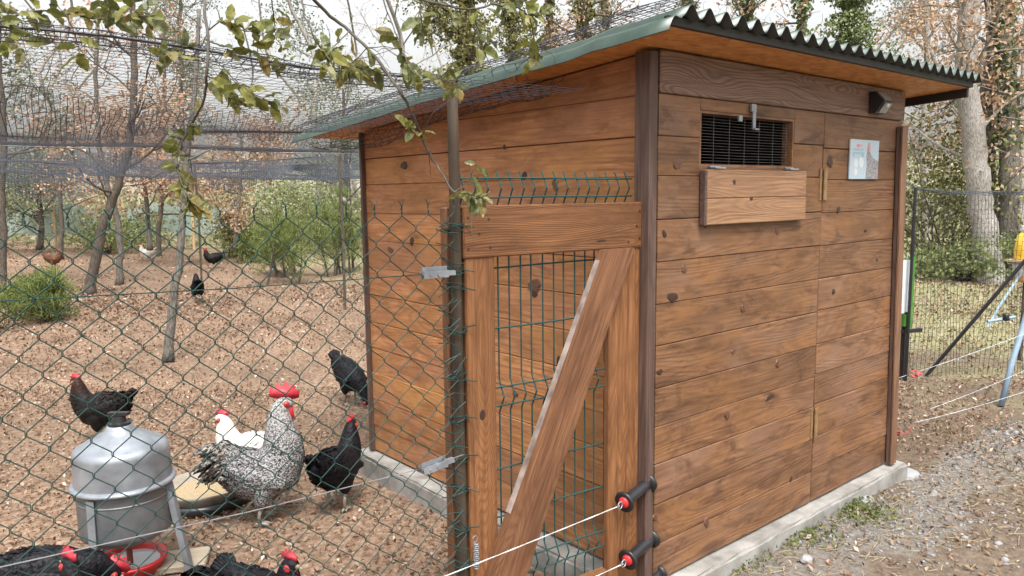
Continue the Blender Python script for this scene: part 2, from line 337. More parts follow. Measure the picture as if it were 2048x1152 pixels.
# ------------------------------------------------------------------ the hut
BZ, W, L = 0.12, 2.03, 2.13
def zwall(y): return 2.159-0.07*y
hut = thing('chicken_hut', 'brown stained plank chicken hut with green corrugated roof on a concrete plinth', 'hut', (0, 0, 0))
def chunk(name, c, size, mat, parent, ax='X', b=0.003, warp=0.0, seed=0, rot=None):
    """board whose long side is its local X; ax tells the world direction of that side"""
    R = {'X': Matrix.Identity(4), 'Y': Matrix.Rotation(rad(90), 4, 'Z'), 'Z': Matrix.Rotation(rad(-90), 4, 'Y')}[ax] if rot is None else rot
    return part(name, cbox_mesh(name, *size, b, warp, seed), mat, parent, Matrix.Translation(Vector(c)) @ R)
# plinth
def plinth():
    bm = bmesh.new()
    for (x0, x1, y0, y1) in ((-0.10, 2.15, -0.072, 0.05), (-0.10, 0.06, 0.051, 2.24), (1.99, 2.15, 0.051, 2.24), (0.061, 1.989, 2.08, 2.24)):
        nx = max(2, int((x1-x0)/0.09)); ny = max(2, int((y1-y0)/0.09))
        g = bmesh.ops.create_cube(bm, size=1.0)
        for v in g['verts']: v.co = Vector((x0+(v.co.x+.5)*(x1-x0), y0+(v.co.y+.5)*(y1-y0), -0.15+(v.co.z+.5)*0.262))
    bmesh.ops.bevel(bm, geom=list(bm.edges), offset=0.012, segments=2, affect='EDGES')
    bmesh.ops.subdivide_edges(bm, edges=[e for e in bm.edges if e.calc_length() > 0.3], cuts=24, use_grid_fill=True)
    rg = random.Random(5)
    for v in bm.verts: v.co += Vector((rg.uniform(-1, 1)*.004, rg.uniform(-1, 1)*.004, rg.uniform(-1, 1)*.003))
    me = bpy.data.meshes.new('plinth'); bm.to_mesh(me); bm.free()
    part('plinth', me, M_CONC, hut)
plinth()
ZL = [0.122, 0.276, 0.441, 0.603, 0.752, 0.904, 1.068, 1.227, 1.387, 1.544, 1.705, 1.852, 2.003]
rg = random.Random(3)
# front wall: backing with a hole for the vent, fascia, fixed boards right, door boards left
VX0, VX1, VZ0, VZ1 = 0.255, 0.945, 1.742, 1.957
fw = MB()
for (x0, x1, z0, z1) in ((0.0, VX0-0.004, BZ, 2.155), (VX1+0.004, W, BZ, 2.155), (VX0-0.004, VX1+0.004, BZ, VZ0-0.004), (VX0-0.004, VX1+0.004, VZ1+0.004, 2.155)):
    fw.box(((x0+x1)/2, 0.034, (z0+z1)/2), (x1-x0, 0.016, z1-z0))
front = part('front_wall', fw.mesh('front_wall'), W_BACK, hut)
chunk('fascia_board', ((W+0.004)/2+0.003, 0.009, 2.081), (W-0.004, 0.030, 0.152), W_FASC, front, b=0.004)
def plank_row(x0, x1, y, zs, parent, mat, off=0.0, skip=None):
    for i in range(len(zs)-1):
        z0, z1 = zs[i]+0.0012+off*rg.uniform(-1, 1), zs[i+1]-0.0012
        pr = rg.uniform(-0.0022, 0.0022)
        spans = [(x0, x1, z0, z1)]
        if skip:
            sx0, sx1, sz0, sz1 = skip
            if z1 > sz0+0.004 and z0 < sz1-0.004:
                spans = [(x0, sx0, z0, z1), (sx1, x1, z0, z1)]
                if z0 < sz0-0.006: spans.append((sx0+.001, sx1-.001, z0, sz0))
                if z1 > sz1+0.006: spans.append((sx0+.001, sx1-.001, sz1, z1))
        for (a, c, e, g) in spans:
            chunk('plank', ((a+c)/2, y+pr, (e+g)/2), (c-a, 0.024, g-e), mat, parent, b=0.0025, warp=0.0009, seed=rg.randrange(999))
door = part('door', MB().box((0.605, 0.0215, 0.19), (1.1, 0.006, 0.08)).mesh('door'), W_BACK, hut)
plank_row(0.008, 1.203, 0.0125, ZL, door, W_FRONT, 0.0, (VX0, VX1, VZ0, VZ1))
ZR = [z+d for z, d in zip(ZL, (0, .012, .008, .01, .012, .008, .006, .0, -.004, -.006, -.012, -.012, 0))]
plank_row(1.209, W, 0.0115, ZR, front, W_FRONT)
# knots that show on the boards
M_KNOT = simple('dark_knot', (0.022, 0.011, 0.007), (0.05, 0.022, 0.012), 60, 0.5)
M_KNOT2 = simple('brown_knot', (0.075, 0.033, 0.018), (0.13, 0.06, 0.035), 60, 0.5)
def knot(P, a, b_, dirs, mat, parent, tilt=0.0):
    A = np.array(dirs, float); mb = MB(); ct, st = math.cos(tilt), math.sin(tilt)
    A2 = np.array([A[0]*ct+A[1]*st, -A[0]*st+A[1]*ct, A[2]])
    mb.lathe([(0.0001, 0.0012), (0.55, 0.0010), (0.9, 0.0004), (1.0, -0.003)], 24); V = np.array(mb.V); V[:, 0] *= a; V[:, 1] *= b_
    th_ = np.arctan2(V[:, 1]/b_, V[:, 0]/a); V[:, :2] *= (1+.16*np.sin(2*th_+P[2]*40)+.10*np.sin(3*th_+P[2]*90)+.05*np.sin(7*th_))[:, None]; V = np.array(P)+V[:, :1]*A2[0]+V[:, 1:2]*A2[1]+V[:, 2:]*A2[2]
    part('knot', mesh_arrays('knot', V, mb.F), mat, parent)
def wallpt(x, y, axis, val):
    D = ray(x, y); t = (val-CAM[axis])/D[axis]; return CAM+D*t
FR = ((1, 0, 0), (0, 0, 1), (0, -1, 0)); SD = ((0, -1, 0), (0, 0, 1), (-1, 0, 0))
for (x, y, a, b_, k) in ((1329, 468, .012, .016, 0), (1555, 463, .017, .019, 1), (1369, 538, .016, .014, 1), (1346, 594, .034, .017, 0), (1411, 453, .008, .008, 0), (1487, 617, .014, .018, 1), (1556, 728, .018, .017, 1), (1467, 703, .013, .012, 1), (1320, 744, .015, .012, 0), (1583, 958, .011, .012, 0), (1311, 1035, .016, .012, 1), (1540, 795, .04, .008, 0), (1455, 830, .018, .02, 1), (1356, 327, .022, .024, 1), (1414, 1045, .02, .02, 1)):
    knot(wallpt(x, y, 1, -0.0025), a, b_, FR, M_KNOT2 if k else M_KNOT, door, rg.uniform(-.4, .4))
for (x, y, a, b_, k) in ((1661, 323, .024, .030, 0), (1678, 419, .018, .014, 0), (1732, 461, .010, .008, 0), (1668, 583, .012, .016, 0), (1756, 516, .013, .014, 1), (1755, 300, .02, .012, 1)):
    knot(wallpt(x, y, 1, -0.003), a, b_, FR, M_KNOT2 if k else M_KNOT, front, rg.uniform(-.4, .4))
# vent: reveal, wire mesh, interior shade put into the near-black backing
rev = MB()
for (c, s) in ((((VX0+0.006), 0.028, (VZ0+VZ1)/2), (0.012, 0.05, VZ1-VZ0)), ((VX1-0.006, 0.028, (VZ0+VZ1)/2), (0.012, 0.05, VZ1-VZ0)),
               (((VX0+VX1)/2, 0.028, VZ1-0.005), (VX1-VX0-0.026, 0.05, 0.010)), (((VX0+VX1)/2, 0.028, VZ0+0.005), (VX1-VX0-0.026, 0.05, 0.010))): rev.box(c, s)
vent = part('vent', rev.mesh('vent_reveal'), W_FRONT, hut)
for k in range(17):
    z = VZ0+0.014+k*(VZ1-VZ0-0.028)/16
    part('wire', MB().tube([(VX0+.01, .026, z), (VX0+.35, .026+.001*math.sin(k), z-.0015), (VX1-.01, .026, z)], 0.0009, 4).mesh('vent_wire'), M_CHW, vent)
for k in range(7):
    x = VX0+0.02+k*(VX1-VX0-0.04)/6
    part('wire', MB().tube([(x, .0285, VZ0+.01), (x, .0285, VZ1-.01)], 0.0009, 4).mesh('vent_wire'), M_CHW, vent)
# flap folded down below the vent
flap = part('vent_flap', MB().box((0.632, -0.006, 1.626), (0.70, 0.006, 0.20)).mesh('vent_flap'), W_BACK, hut)
W_FLAP = wood('flap_boards', (0.36, 0.215, 0.125), (0.28, 0.155, 0.085), (0.15, 0.075, 0.04), 0.35, 0.22, 40.0, objvar=0.1, blot=.3)
chunk('plank', (0.634, -0.021, 1.676), (0.738, 0.024, 0.111), W_FLAP, flap, warp=.001, seed=4)
chunk('plank', (0.634, -0.0205, 1.567), (0.738, 0.024, 0.104), W_FLAP, flap, warp=.001, seed=5)
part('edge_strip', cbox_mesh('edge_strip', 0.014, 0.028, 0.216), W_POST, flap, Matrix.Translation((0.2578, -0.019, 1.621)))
for (x, y) in ((1469, 364), (1503, 397)): knot(wallpt(x, y, 1, -0.0335), .011, .010, FR, M_KNOT, flap, .4)
for x in (0.345, 0.895): part('hinge', MB().box((x, -0.02, 1.7385), (0.07, 0.03, 0.006)).tube([(x-.035, -.006, 1.742), (x+.035, -.006, 1.742)], .005, 8).mesh('flap_hinge'), M_GALV, flap)
# latch over the vent
lt = MB(); lt.box((0.600, -0.009, 1.985), (0.034, 0.010, 0.03)).box((0.600, -0.014, 1.935), (0.020, 0.006, 0.075)).box((0.612, -0.019, 1.899), (0.03, 0.008, 0.008)).box((0.512, -0.006, 1.938), (0.024, 0.008, 0.022))
part('latch', lt.mesh('latch'), M_GALV, hut)
# door hinges
for z in (1.672, 0.525):
    mb = MB(); mb.box((1.181, -0.003, z), (0.016, 0.006, 0.145)).box((1.231, -0.003, z), (0.016, 0.006, 0.145))
    mb.tube([(1.206, -0.010, z-.072), (1.206, -0.010, z+.072)], 0.0075, 8)
    hg = part('hinge', mb.mesh('hinge'), M_BRASS, hut)
    for (dx, dz) in ((-.025, .05), (.025, .05), (-.025, -.05), (.025, -.05)):
        part('screw', MB().lathe([(.0001, .001), (.004, 0)], 8, (1.206+dx, -.0062, z+dz), ((1, 0, 0), (0, 0, 1), (0, -1, 0))).mesh('screw'), M_GALV2, hg)
# posts
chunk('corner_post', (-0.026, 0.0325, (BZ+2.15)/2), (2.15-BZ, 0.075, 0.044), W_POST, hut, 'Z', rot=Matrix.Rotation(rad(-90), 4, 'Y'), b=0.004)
W_PFACE = wood('lit_post_face', (0.30, 0.17, 0.10), (0.21, 0.11, 0.065), (0.1, 0.05, 0.03), 0.3, 0.4, objvar=0.1)
def lean_post(name, y0, y1, wd, mat):        # leans a little to the left at its top
    a, b_ = Vector((2.040, (y0+y1)/2, BZ+.001)), Vector((1.974, (y0+y1)/2, 1.972)); d = (b_-a).normalized(); yx = Vector((0, 1, 0)); zx = d.cross(yx); c = (a+b_)/2
    M = Matrix(((d.x, yx.x, zx.x, c.x), (d.y, yx.y, zx.y, c.y), (d.z, yx.z, zx.z, c.z), (0, 0, 0, 1)))
    part(name, cbox_mesh(name, (b_-a).length, y1-y0, wd, .003), mat, hut, M)
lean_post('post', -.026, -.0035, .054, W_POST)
lean_post('post_lit_face', -.040, -.0265, .060, W_PFACE)  # added front board, lighter brown: the post's lit side put into colour
# side wall (facing the pen): boards run along Y, the top one cut to the roof slope
sw = part('side_wall', MB().add([(0.026, .09, BZ), (0.026, L, BZ), (0.026, L, zwall(L)), (0.026, .09, zwall(.09)), (0.04, .09, BZ), (0.04, L, BZ), (0.04, L, zwall(L)), (0.04, .09, zwall(.09))],
    [(0, 1, 2, 3), (7, 6, 5, 4), (0, 4, 5, 1), (1, 5, 6, 2), (2, 6, 7, 3), (3, 7, 4, 0)]).mesh('side_wall'), W_BACK, hut)
for i in range(13):
    z0 = ZL[i]+0.0012; z1 = (ZL+[2.2])[i+1]-0.0012; y0, y1 = 0.073, L; pr = rg.uniform(-.002, .002)
    me = cbox_mesh('plank', y1-y0, 0.024, z1-z0, 0.0025, 0.0009, i)
    zc, yc = (z0+z1)/2, (y0+y1)/2
    if z1 > zwall(y1):       # cut to the slope
        for v in me.vertices:
            yy = yc+v.co.x; top = zwall(yy)-0.003
            if v.co.z+zc > top: v.co.z = max(top-zc-(0.0025 if abs(v.co.y) > .0115 else 0), z0-zc+0.004)
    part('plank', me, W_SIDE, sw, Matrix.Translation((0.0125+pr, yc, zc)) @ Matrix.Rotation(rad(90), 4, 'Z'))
for (x, y, a, b_, k) in ((807, 331, .03, .022, 0), (823, 482, .02, .022, 0), (1068, 572, .045, .03, 1), (1068, 586, .022, .018, 0), (1047, 352, .02, .016, 0), (1110, 370, .022, .022, 1), (1008, 294, .012, .01, 0), (1117, 721, .014, .018, 0), (1030, 787, .02, .014, 1), (780, 500, .03, .016, 1), (1062, 960, .03, .02, 1)):
    knot(wallpt(x, y, 0, -0.003), a, b_, SD, M_KNOT2 if k else M_KNOT, sw, rg.uniform(-.4, .4))
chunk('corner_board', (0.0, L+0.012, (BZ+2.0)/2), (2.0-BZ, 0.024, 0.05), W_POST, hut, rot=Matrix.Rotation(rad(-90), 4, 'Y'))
# far walls
bw = part('back_wall', MB().box((W/2+.01, L-0.02, 1.065), (W-0.02, 0.016, 1.888)).mesh('back_wall'), W_BACK, hut)
ew = part('end_wall', MB().add([(x, y, z) for x in (W-.038, W-.022) for (y, z) in ((.043, BZ), (L-.029, BZ), (L-.029, zwall(L-.029)+.002), (.043, zwall(.043)+.002))], [(3, 2, 1, 0), (4, 5, 6, 7), (0, 1, 5, 4), (1, 2, 6, 5), (2, 3, 7, 6), (3, 0, 4, 7)]).mesh('end_wall'), W_BACK, hut)
for i in range(12):
    z0, z1 = ZL[i]+.0012, min((ZL+[2.2])[i+1]-.0012, 2.0)
    chunk('plank', (W/2, L-.0, (z0+z1)/2), (W-.05, .024, z1-z0), W_SIDE, bw, b=.0025)
    chunk('plank', (W-.01, L/2, (z0+z1)/2), (L-.06, .024, z1-z0), W_SIDE, ew, 'Y', b=.0025)
# roof: OSB deck, dark edge trim, corrugated sheet
RX0, RX1, RY0, RY1 = -0.235, 2.365, -0.215, 2.52
def zs(y): return zwall(y)+0.004
def slab(x0, x1, y0, y1, dz0, dz1):
    V = [(x, y, zs(y)+dz) for dz in (dz0, dz1) for (x, y) in ((x0, y0), (x1, y0), (x1, y1), (x0, y1))]
    return V, [(3, 2, 1, 0), (4, 5, 6, 7), (0, 1, 5, 4), (1, 2, 6, 5), (2, 3, 7, 6), (3, 0, 4, 7)]
part('soffit_board', MB().add(*slab(RX0+.012, RX1-.03, RY0+.02, RY1-.02, 0.0, 0.016)).mesh('soffit_board'), M_OSB, hut)
part('edge_trim', MB().add(*slab(RX0+.02, RX1-.002, RY0+.002, RY0+.0195, 0.003, 0.030)).mesh('edge_trim'), M_BLACKW, hut)
part('edge_trim', MB().add(*slab(RX1-.0295, RX1-.004, RY0+.021, RY1-.02, -0.045, 0.029)).mesh('edge_trim'), M_BLACKW, hut)
def sheet():
    pit, amp, th = 0.095, 0.0195, 0.003; xs = np.arange(RX0-0.022, RX1+0.012, pit/12); V = []; F = []; MI = []
    ys = np.linspace(RY0-0.035, RY1+0.02, 26); n = len(xs); rgl = np.random.default_rng(2)
    wob = rgl.normal(size=len(ys))*.0025
    for s_ in (0, 1):
        for j, y in enumerate(ys):
            for x in xs:
                ph = 2*math.pi*(x-RX0)/pit
                z = zs(y)+0.047+amp*math.cos(ph)*(1+.10*math.sin(3.1*x+1))+0.002*math.sin(7*x+3*y)+wob[j]*math.sin(9*x)
                if x < RX0+0.05: z -= 1.05*(RX0+0.05-x)        # outer rib dressed down over the edge
                V.append((x, y, z-(th if s_ else 0)))
    m = len(ys); o2 = n*m
    for j in range(m-1):
        for i in range(n-1):
            a = j*n+i; F.append((a, a+1, a+n+1, a+n)); MI.append(0); F.append((o2+a, o2+a+n, o2+a+n+1, o2+a+1)); MI.append(1)
    for i in range(n-1): F.append((i, o2+i, o2+i+1, i+1)); a = (m-1)*n+i; F.append((a, a+1, o2+a+1, o2+a))
    for j in range(m-1): a = j*n; F.append((a, a+n, o2+a+n, o2+a)); a = j*n+n-1; F.append((a, o2+a, o2+a+n, a+n))
    me = mesh_arrays('corrugated_sheet', V, F, True); o = part('corrugated_sheet', me, [M_ROOF, M_ROOFU], hut)
    me.polygons.foreach_set('material_index', np.array(MI+[1]*(len(me.polygons)-len(MI)), np.int32))
sheet()
# wall lamp on the fascia
lamp = thing('solar_lamp', 'small black solar wall lamp with a silver face on the fascia board', 'lamp', (1.67, -0.008, 2.02))
mb = MB(); prof = [(0.0, 0.0), (0.035, 0.0), (0.075, 0.055), (0.030, 0.105), (0.0, 0.105)]
mb.prism(prof, (1.672, -0.0075, 2.020), ((0, -1, 0), (0, 0, 1), (1, 0, 0)), 0.11); part('housing', mb.mesh('housing'), M_BLKPL, lamp)
A = frame_from((0, -0.055, -0.04)); part('lens', MB().box((1.672, -0.0655, 2.045), (0.075, 0.055, 0.004), A).mesh('lens'), M_GALV, lamp)
part('solar_cell', MB().box((1.672, -0.0615, 2.101), (0.085, 0.055, 0.003), frame_from((0, -.05, .045))).mesh('solar_cell'), M_GALV2, lamp)
part('sensor', MB().lathe([(.012, 0), (.009, .008), (.0001, .011)], 12, (1.672, -.0735, 2.056), A).mesh('sensor'), M_WHITE, lamp)
# printed sign
sign = thing('hen_sign', 'pale blue printed sign with a grey hen picture on the hut door boards', 'sign', (1.595, -0.004, 1.70))
M_SIGN = simple('sign_print_blue', (0.36, 0.45, 0.52), (0.42, 0.50, 0.56), 3, 0.35)
M_HENP = simple('sign_print_hen', (0.10, 0.10, 0.115), (0.36, 0.35, 0.37), 90, 0.35)
M_PINK = simple('sign_print_pink', (0.45, 0.14, 0.15), (0.6, 0.3, 0.3), 40, 0.4)
M_INK = simple('sign_print_ink', (0.22, 0.36, 0.46), (0.3, 0.44, 0.52), 30, 0.4)
M_PALE = simple('sign_print_pale', (0.5, 0.56, 0.6), (0.56, 0.6, 0.63), 20, 0.4)
part('plate', MB().box((1.596, -0.0055, 1.794), (0.302, 0.006, 0.192)).mesh('plate'), M_SIGN, sign)
SA = ((1, 0, 0), (0, 0, 1), (0, -1, 0))
part('hen_picture', MB().prism([(.018, -.094), (.026, -.03), (.02, .02), (.034, .06), (.05, .05), (.062, .028), (.09, .008), (.148, -.006), (.148, -.094)], (1.596, -.0092, 1.794), SA, .0012).mesh('hen_picture'), M_HENP, sign)
part('hen_comb', MB().prism([(.024, .052), (.038, .085), (.05, .075), (.056, .048), (.04, .03)], (1.596, -.0105, 1.794), SA, .001).mesh('hen_comb'), M_PINK, sign)
for (x, z, w_, h_, m_) in ((-.06, .066, .05, .014, M_PINK), (-.065, .048, .1, .010, M_INK), (-.065, .030, .115, .009, M_INK), (-.115, .018, .016, .016, M_INK), (-.02, .018, .016, .016, M_INK)):
    part('print_mark', MB().box((1.596+x, -.009, 1.794+z), (w_, .0012, h_)).mesh('print_mark'), m_, sign)
for (x, z, s_) in ((-.09, -.02, .022), (-.035, -.015, .026), (-.09, -.062, .018)):
    part('print_mark', MB().lathe([(.0001, .0006), (s_, .0004), (s_, -.001)], 14, (1.596+x, -.009, 1.794+z), SA).mesh('print_mark'), M_PALE, sign)

# ------------------------------------------------------------------ gate in the fence line
GL = np.array([-0.805, 0.131]); GA = rad(-5.711); GU = np.array([math.cos(GA), math.sin(GA), 0]); GN = np.array([math.sin(GA), -math.cos(GA), 0])  # GN points to the viewer
def G(u, z, n=0.0): return np.array([GL[0], GL[1], 0])+GU*u+GN*n+np.array([0, 0, z])
gate = thing('pen_gate', 'brown timber gate with a diagonal brace and green wire panel beside the hut', 'gate', (GL[0], GL[1], 0), GA)
def gboard(name, u0, z0, u1, z1, wd, th, n, mat, seed=0):
    a, b_ = G(u0, z0, n), G(u1, z1, n); d = b_-a; Ln = np.linalg.norm(d); d /= Ln; zax = np.cross(d, GN); yax = -GN
    zax = np.cross(d, yax)
    M = Matrix(((d[0], yax[0], zax[0], (a+b_)[0]/2), (d[1], yax[1], zax[1], (a+b_)[1]/2), (d[2], yax[2], zax[2], (a+b_)[2]/2), (0, 0, 0, 1)))
    return part(name, cbox_mesh(name, Ln, th, wd, 0.004, 0.0012, seed), mat, gate, M)
gboard('stile', 0.063, 0.08, 0.063, 1.448, 0.112, 0.034, 0.0, W_GATE, 1)
gboard('stile', 0.694, 0.08, 0.694, 1.448, 0.158, 0.030, 0.0, W_GATE, 2)
rail = gboard('top_rail', 0.002, 1.528, 0.782, 1.528, 0.166, 0.034, 0.006, W_GATE, 3)
gboard('bottom_rail', 0.122, 0.16, 0.612, 0.16, 0.14, 0.03, 0.0, W_GATE, 4)
BP = [(.561, 1.446), (.709, 1.446), (.107, .10), (.006, .10), (.006, .272)]
_bc = np.array([.36, .78]); _ba = math.atan2(1.346, .602); _ca, _sa = math.cos(_ba), math.sin(_ba)
_D = GU*_ca+np.array([0, 0, _sa]); _Zx = np.cross(_D, -GN); _c = G(_bc[0], _bc[1], .038)
_MB = Matrix(((_D[0], -GN[0], _Zx[0], _c[0]), (_D[1], -GN[1], _Zx[1], _c[1]), (_D[2], -GN[2], _Zx[2], _c[2]), (0, 0, 0, 1)))
_Vb = []
for e in (.020, -.008):
    for (u, z) in BP:
        q = G(u, z)-G(*_bc); _Vb.append((q@_D, e, q@_Zx))
brace = part('brace', mesh_arrays('brace', _Vb, [(4, 3, 2, 1, 0), (5, 6, 7, 8, 9)]+[(i, (i+1) % 5, 5+(i+1) % 5, 5+i) for i in range(5)]), W_BRACE, gate, _MB)
_p0, _p1 = G(.545, 1.41, .038), G(.15, .578, .038); _dd = (_p0-_p1)/np.linalg.norm(_p0-_p1); _w = np.cross(_dd, GN)
part('pale_edge', MB().box((_p0+_p1)/2-_w*.0002*(1 if (_w@GU) > 0 else -1)-GN*.006, (np.linalg.norm(_p0-_p1), .0255, .004), (_dd, GN, _w)).mesh('pale_edge'), simple('raw_split_edge', (.12, .085, .07), (.34, .28, .25), 16, .7, .2), gate)
gboard('jamb', -0.017, 0.0, -0.017, 1.607, 0.034, 0.04, -0.045, W_BRACE, 8)
for (u, z) in ((.018, 1.573), (.095, 1.567), (.018, 1.475), (.1, 1.477), (.058, 1.522), (.755, 1.578), (.755, 1.478), (.74, 1.525), (.70, 1.468)):
    part('screw', MB().lathe([(.0001, .0012), (.0045, .001), (.005, -.002)], 8, G(u, z, .0235), (GU, (0, 0, 1), GN)).mesh('gate_screw'), M_KNOT, gate)
part('knot', MB().lathe([(.0001, .001), (.012, .001), (.016, -.002)], 12, G(.063, .93, .0175), (GU*.8, (0, 0, 1.4), GN)).mesh('gate_knot'), M_KNOT, gate)
part('split_mark', MB().lathe([(.0001, .001), (.02, .0008), (.028, -.002)], 12, G(.57, 1.478, .0235), (GU*1.1, (0, 0, .13), GN)).mesh('split_mark'), M_KNOT, gate)
panel = part('wire_panel', MB().box(G(.063, 1.30, -.021), (.10, .004, .05), (GU, GN, (0, 0, 1))).mesh('panel_clip'), M_GALV2, gate)
NB = -0.026
def vb(z):        # V folds of the panel
    for zc in (1.665, 0.970, 0.345):
        if abs(z-zc) < 0.055: return 0.028*(1-abs(z-zc)/0.055)
    return 0.0
zz = [0.10, 0.29, 0.345, 0.40, 0.60, 0.80, 0.915, 0.970, 1.025, 1.2, 1.4, 1.61, 1.665, 1.72]
for k in range(16):
    u = 0.016+k*0.0470; jit = rg.uniform(-.003, .003)
    part('wire', MB().tube([G(u+jit, z, NB+vb(z)) for z in zz], 0.0030, 5).mesh('panel_wire'), M_TEALW, panel)
for z in (0.315, 0.375, 0.545, 0.715, 0.938, 1.002, 1.203, 1.406, 1.635, 1.697):
    part('wire', MB().tube([G(u, z+.0015*math.sin(9*u+z*7), NB+vb(z)+0.0045) for u in np.linspace(-.005, .745, 8)], 0.0032, 5).mesh('panel_bar'), M_TEALW, panel)

# ------------------------------------------------------------------ chain link fence left of the gate
fence = thing('chain_link_fence', 'green plastic coated chain link fence stretched left of the wooden gate', 'fence', G(-0.02, 0))
part('post', MB().tube([G(-0.018, z, 0.004+.0015*math.sin(z*5)) for z in np.linspace(-0.2, 2.0, 12)], np.linspace(.021, .0175, 12), 10).mesh('fence_post', True), M_POLE, fence)
part('post_cap', MB().lathe([(.0195, -.01), (.0195, .004), (.012, .010), (.0001, .012)], 12, G(-.018, 2.0, .004)).mesh('post_cap', True), M_POLE, fence)
cw, chh = 0.0865, 0.087; ZT = 1.597
frg = np.random.default_rng(11)
def fdef(u, z):   # slack of the netting
    k = math.exp(-max(0, (-u-0.02))/0.16)
    return (u+0.012*math.sin(3.1*z+1.7*u)+0.010*k*math.sin(17*z), z+0.010*math.sin(2.3*u+0.5)+0.006*math.sin(9*u+4*z)-0.02*k*(1.6-z)*0.2, 0.012*math.sin(2*z+1.4*u))
nrow = int(ZT/(chh/2))
for k in range(54):
    u0 = -0.035-k*cw/2; pts = []
    for j in range(nrow+1):
        z = ZT-j*chh/2; side = (j+k) % 2
        uu = u0-(cw/2 if side else 0)
        for (ez, ex, nn) in ((0.006, 0.0, 0.0028 if side else -0.0028), (-0.006, 0.0, -0.0028 if side else 0.0028)):
            if j == 0 and ez > 0: continue
            a, b_, c_ = fdef(uu+(0.0015 if side else -0.0015), z+ez)
            pts.append(G(a, b_, c_+0.034+nn))
    a, b_, c_ = fdef(u0-(cw/2 if (k % 2) else 0), ZT)
    sg = (1 if k % 2 else -1)*(1 if (0+k) % 2 else 1)
    tip = [G(a+sg*0.011+frg.normal()*.002, b_+0.040+frg.normal()*.003, c_+.034+frg.normal()*.006), G(a+sg*.0015, b_+0.026, c_+.0365), G(a-sg*.002, b_+0.015, c_+.032), G(a+sg*.0015, b_+.006, c_+.036)]
    if True:
        top_side = k % 2
        # twisted barbs where two wires meet at the top
        pts = tip+pts
    part('wire', MB().tube(pts, 0.0016, 4, False).mesh('link_wire'), M_GREENW, fence)
def hang(name, uz, r, mat, parent, n_=0.040, k=5):
    P = []
    for i in range(len(uz)-1):
        for t in np.linspace(0, 1, 6, endpoint=False): P.append(G(uz[i][0]*(1-t)+uz[i+1][0]*t, uz[i][1]*(1-t)+uz[i+1][1]*t, n_))
    P.append(G(uz[-1][0], uz[-1][1], n_)); return part(name, MB().tube(P, r, k).mesh(name), mat, parent)
hang('tension_wire', [(-0.02, 1.411), (-0.16, 1.409), (-0.7, 1.411), (-1.25, 1.424), (-2.35, 1.44)], .0016, M_GREENW, fence)
hang('tension_wire', [(-0.02, 0.82), (-0.16, 0.806), (-0.7, 0.800), (-1.26, 0.810), (-2.35, 0.84)], .0016, M_GALV2, fence)
for (u, z, tl) in ((-.118, 1.408, 0.0), (-.136, 0.806, 0.12)):
    mb = MB(); c = G(u, z, .046); uu = GU*math.cos(tl)+np.array([0, 0, 1])*math.sin(tl); vv = np.cross(GN, uu)
    mb.box(c+vv*.011, (.085, .003, .024), (uu, vv*0+GN*0+GN, vv)).box(c+GN*.012+vv*.0, (.085, .004, .022), (uu, GN, vv)).box(c-GN*.010, (.085, .003, .022), (uu, GN, vv))
    mb.box(c+uu*.055, (.03, .016, .014), (uu, GN, vv)); mb.tube([c-GN*.014+uu*.012, c+GN*.018+uu*.012], .009, 10); mb.tube([c-GN*.014-uu*.02, c+GN*.017-uu*.02], .0035, 8)
    part('wire_tensioner', mb.mesh('wire_tensioner'), M_GALV, fence)
rg2 = random.Random(9)
for z in (1.545, 1.41, 1.36, 1.22, 1.07, 0.93, 0.79, 0.70, 0.56, 0.44):     # ties round the post
    mb = MB(); P = []
    for i in range(15):
        t = i/14*2*math.pi*1.6; P.append(G(-0.018+.029*math.cos(t)-.004, z+.012*math.sin(t*.7+z*9)+.003*i/14, .004+.030*math.sin(t)))
    P.append(G(.03, z+rg2.uniform(-.02, .02), .040)); part('tie_wire', mb.tube(P, .0021, 5).mesh('tie_wire'), M_GREENW, fence)
for i in range(30):          # loose cut ends woven along the post
    z = 0.35+i*0.042+rg2.uniform(-.01, .01); u = -.045+rg2.uniform(-.012, .012)
    P = [G(u-.05, z+rg2.uniform(-.03, .03), .036), G(u-.01, z, .040), G(u+.02+rg2.uniform(0, .012), z+rg2.uniform(-.05, .05), .036+rg2.uniform(0, .012))]
    part('wire_end', MB().tube(P, .0018, 4).mesh('wire_end'), M_GREENW, fence)

